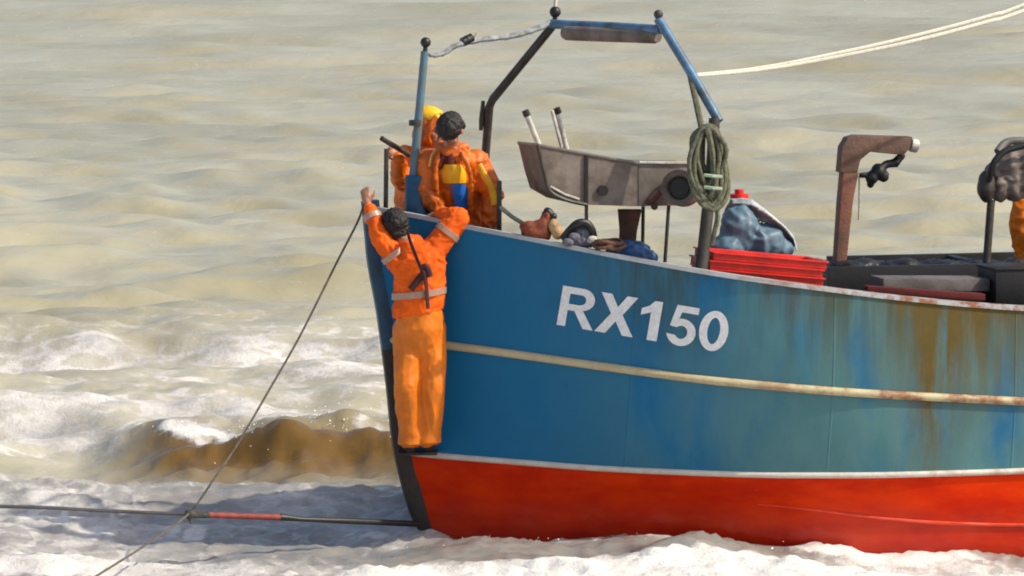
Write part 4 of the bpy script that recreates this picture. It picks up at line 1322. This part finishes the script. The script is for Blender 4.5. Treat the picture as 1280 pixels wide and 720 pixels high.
# foam amount
F = np.zeros_like(Xg)
n1 = fbm(Xg * .42, Yg * .16, 61, 5)
n2 = fbm(Xg * 1.3, Yg * .6, 71, 5)
F += .05 * sst(n1, .40, .75) * far                                   # far streaks
band = sst(Yg, 4.6, 6.4) * (1 - sst(Yg, 11.5, 18))
n3 = fbm(Xg * .30, Yg * 1.1, 83, 5)
F += band * (.25 + .36 * sst(n2 * .3 + n3 * .7, .36, .62))
Ye = Yg + (fbm(Xg * .9, Yg * .5, 111, 5, .6) - .5) * 2.4
low = (1 - sst(Ye, 2.3, 4.9))
CH = np.clip(low * (1 - .8 * sst(bank, .18, .6)), 0, 1)
F += low * (.08 + .48 * sst(n2 * .6 + fbm(Xg * .5, Yg * 1.2, 87, 4) * .4, .34, .62))
F += sst(bank * (.65 + .9 * fbm(Xg * 1.6, Yg * 1.3, 57, 5, .6)), .2, .62) * .60
sea_left = (1 - sst(Xg, -3.2, -1.6)) * (1 - sst(Yg, 3, 6))
F += .25 * sea_left
face = crest_w * bumpf(Yg, yc - .30 + (fbm(Xg * 1.4, Yg * 1.1, 121, 4) - .5) * .9, 1.05, .75)
F -= face * (1.0 - .4 * n2)
crest_foam = crest_w * np.exp(-((Yg - yc - .22) / .28) ** 2) * sst(n2, .36, .54) * 1.0 + crest_w * sst(fbm(Xg * 2.6, Yg * 1.2, 91, 5), .56, .68) * bumpf(Yg, yc - .3, .6, .5) * .8
F += crest_foam
# dark gaps close to the hull
gap = sst(Xg, -.9, -.4) * (1 - sst(Xg, 1.6, 2.6)) * np.exp(-((Yg + .75) / .5) ** 2)
F -= .85 * gap * (1.3 - .9 * n2)
gap2 = np.exp(-((Xg + 1.0) / .8) ** 2 - ((Yg - 2.8) / 1.1) ** 2)
F -= .55 * gap2 * (1.2 - .8 * n2)
F += along * .55 * np.exp(-((Yg - yh + .10) / .13) ** 2) * sst(fbm(Xg * 3.3, Yg * 2, 101, 4), .38, .6)
F = np.clip(F, 0, 1)
BR = np.clip(face * 1.1, 0, 1)  # mask of the wave face: brown silt plus painted shade

ny, nx = Xg.shape
co = np.stack([Xg, Yg, H], -1).reshape(-1, 3).astype(np.float32)
me = bpy.data.meshes.new('sea')
idx = np.arange(ny * nx).reshape(ny, nx)
quads = np.stack([idx[:-1, :-1], idx[:-1, 1:], idx[1:, 1:], idx[1:, :-1]], -1).reshape(-1, 4).astype(np.int32)
me.vertices.add(len(co)); me.vertices.foreach_set('co', co.ravel())
me.loops.add(quads.size); me.loops.foreach_set('vertex_index', quads.ravel())
me.polygons.add(len(quads))
me.polygons.foreach_set('loop_start', np.arange(0, quads.size, 4, dtype=np.int32))
me.polygons.foreach_set('loop_total', np.full(len(quads), 4, dtype=np.int32))
me.update(calc_edges=True)
me.polygons.foreach_set('use_smooth', np.ones(len(quads), dtype=bool))
for nm, arr in (('foam', F), ('silt_shade', BR), ('churn', CH)):
    at = me.attributes.new(nm, 'FLOAT', 'POINT')
    at.data.foreach_set('value', arr.ravel().astype(np.float32))

def sea_mat():
    m, t, N, L, b = nodes_of('silty_sea_water')
    g = G(t)
    o = N.new('ShaderNodeTexCoord').outputs['Object']
    fa_ = N.new('ShaderNodeAttribute'); fa_.attribute_name = 'foam'
    sa_ = N.new('ShaderNodeAttribute'); sa_.attribute_name = 'silt_shade'
    f0, s0 = fa_.outputs['Fac'], sa_.outputs['Fac']
    big = g.noise(g.scale(o, (.22, .10, 1)), 1.0, 5, .6)
    water = g.mix(g.sstep(big, .33, .66), (0.335, 0.302, 0.186), (0.44, 0.41, 0.288))
    ca_ = N.new('ShaderNodeAttribute'); ca_.attribute_name = 'churn'
    water = g.mix(ca_.outputs['Fac'], water, g.mix(big, (0.19, 0.175, 0.155), (0.31, 0.295, 0.275)))
    water = g.mix(s0, water, (0.15, 0.085, 0.022))  # silt brown, made deeper to paint in the shade of the wave face
    fine = g.noise(g.scale(o, (1, .7, 1)), 13, 7, .68)
    mid = g.noise(g.scale(o, (1, .8, 1)), 2.6, 8, .66, .5)
    wv = N.new('ShaderNodeVectorMath'); wv.operation = 'MULTIPLY_ADD'
    nz = N.new('ShaderNodeTexNoise'); nz.inputs['Scale'].default_value = 2.2; nz.inputs['Detail'].default_value = 4
    L.new(o, nz.inputs['Vector'])
    L.new(nz.outputs['Color'], wv.inputs[0]); wv.inputs[1].default_value = (.55, .55, 0); L.new(o, wv.inputs[2])
    vo = N.new('ShaderNodeTexVoronoi'); vo.feature = 'DISTANCE_TO_EDGE'; vo.inputs['Scale'].default_value = 3.1
    L.new(wv.outputs[0], vo.inputs['Vector'])
    hole = g.sstep(vo.outputs['Distance'], .02, .26)
    v = g.m('ADD', g.m('MULTIPLY', mid, .6), g.m('MULTIPLY', fine, .4))
    thr = g.m('ADD', g.m('MULTIPLY', f0, 1.45), g.m('MULTIPLY', g.m('SUBTRACT', v, .5), 1.9))
    thr = g.m('SUBTRACT', g.m('SUBTRACT', thr, .10), g.m('MULTIPLY', hole, .42))
    fm = g.m('MAXIMUM', g.sstep(thr, .05, .58), g.m('MULTIPLY', g.sstep(f0, .05, .6), .60))
    foamc = g.mix(g.sstep(g.noise(g.scale(o, (.8, .5, 1)), 1.3, 8, .7), .35, .65), (0.36, 0.345, 0.330), (0.70, 0.68, 0.65))
    foamc = g.mix(g.sstep(f0, .55, .9), foamc, (0.78, 0.76, 0.72))
    c = g.mix(fm, water, foamc)
    L.new(c, b.inputs['Base Color'])
    L.new(g.m('ADD', .24, g.m('MULTIPLY', fm, .5)), b.inputs['Roughness'])
    b.inputs['IOR'].default_value = 1.33
    L.new(g.m('SUBTRACT', .5, g.m('MULTIPLY', fm, .35)), b.inputs['Specular IOR Level'])
    h = g.m('ADD', g.m('MULTIPLY', g.noise(g.scale(o, (.8, .8, 1)), 1.7, 4, .5, .4), .9), g.m('MULTIPLY', g.m('MULTIPLY', v, f0), .5))
    nb1 = g.bump(h, .42, .12)
    bub = g.m('ADD', g.noise(o, 34, 5, .7), g.m('MULTIPLY', g.noise(o, 11, 5, .7), 1.4))
    L.new(g.bump(g.m('MULTIPLY', bub, g.sstep(f0, .1, .6)), .6, .02, nb1), b.inputs['Normal'])
    return m
sea = put('sea', me, sea_mat())
tag(sea, 'brown silty sea with breaking wave and white foam around the bow', 'sea', kind='structure')

# drops thrown up by the wave and along the hull
rs = random.Random(11)
dp_ = MB()
def height_at(x, y):
    i = int(np.clip(np.searchsorted(ya, y), 0, len(ya) - 1)); j = int(np.clip(np.searchsorted(xa, x), 0, len(xa) - 1))
    return float(H[i, j])
def drop(x, y, z, r):
    o_ = [Vector((rs.uniform(-.4, .4), rs.uniform(-.4, .4), rs.uniform(-.4, .4))) * r for _ in range(4)]
    c_ = Vector((x, y, z))
    dp_.add([c_ + Vector((r, 0, -r * .5)) + o_[0], c_ + Vector((-r, r * .6, -r * .5)) + o_[1], c_ + Vector((-r * .4, -r, -r * .4)) + o_[2], c_ + Vector((0, 0, r)) + o_[3]], [(0, 1, 3), (1, 2, 3), (2, 0, 3), (0, 2, 1)])
for _ in range(150):
    if rs.random() < .8:
        x = rs.choice((-2.5, -2.1, -1.5, -1.0)) + rs.gauss(0, .16); y = 5.0 + rs.gauss(0, .25)
        z = height_at(x, y) + abs(rs.gauss(0, .055))
    else:
        x = rs.choice((-.5, .1, .9, 2.1, 2.3, 3.3)) + rs.gauss(0, .14); y = float(np.interp(x, [q.x for q in wl_pts], [q.y for q in wl_pts])) - .18 - abs(rs.gauss(0, .25))
        z = height_at(x, y) + abs(rs.gauss(0, .035))
    drop(x, y, z, rs.uniform(.003, .009))
tag(dp_.build('spray', mat('spray_water', (.74, .72, .68), .4, var=.1, bump=0), None, smooth=False), kind='stuff')
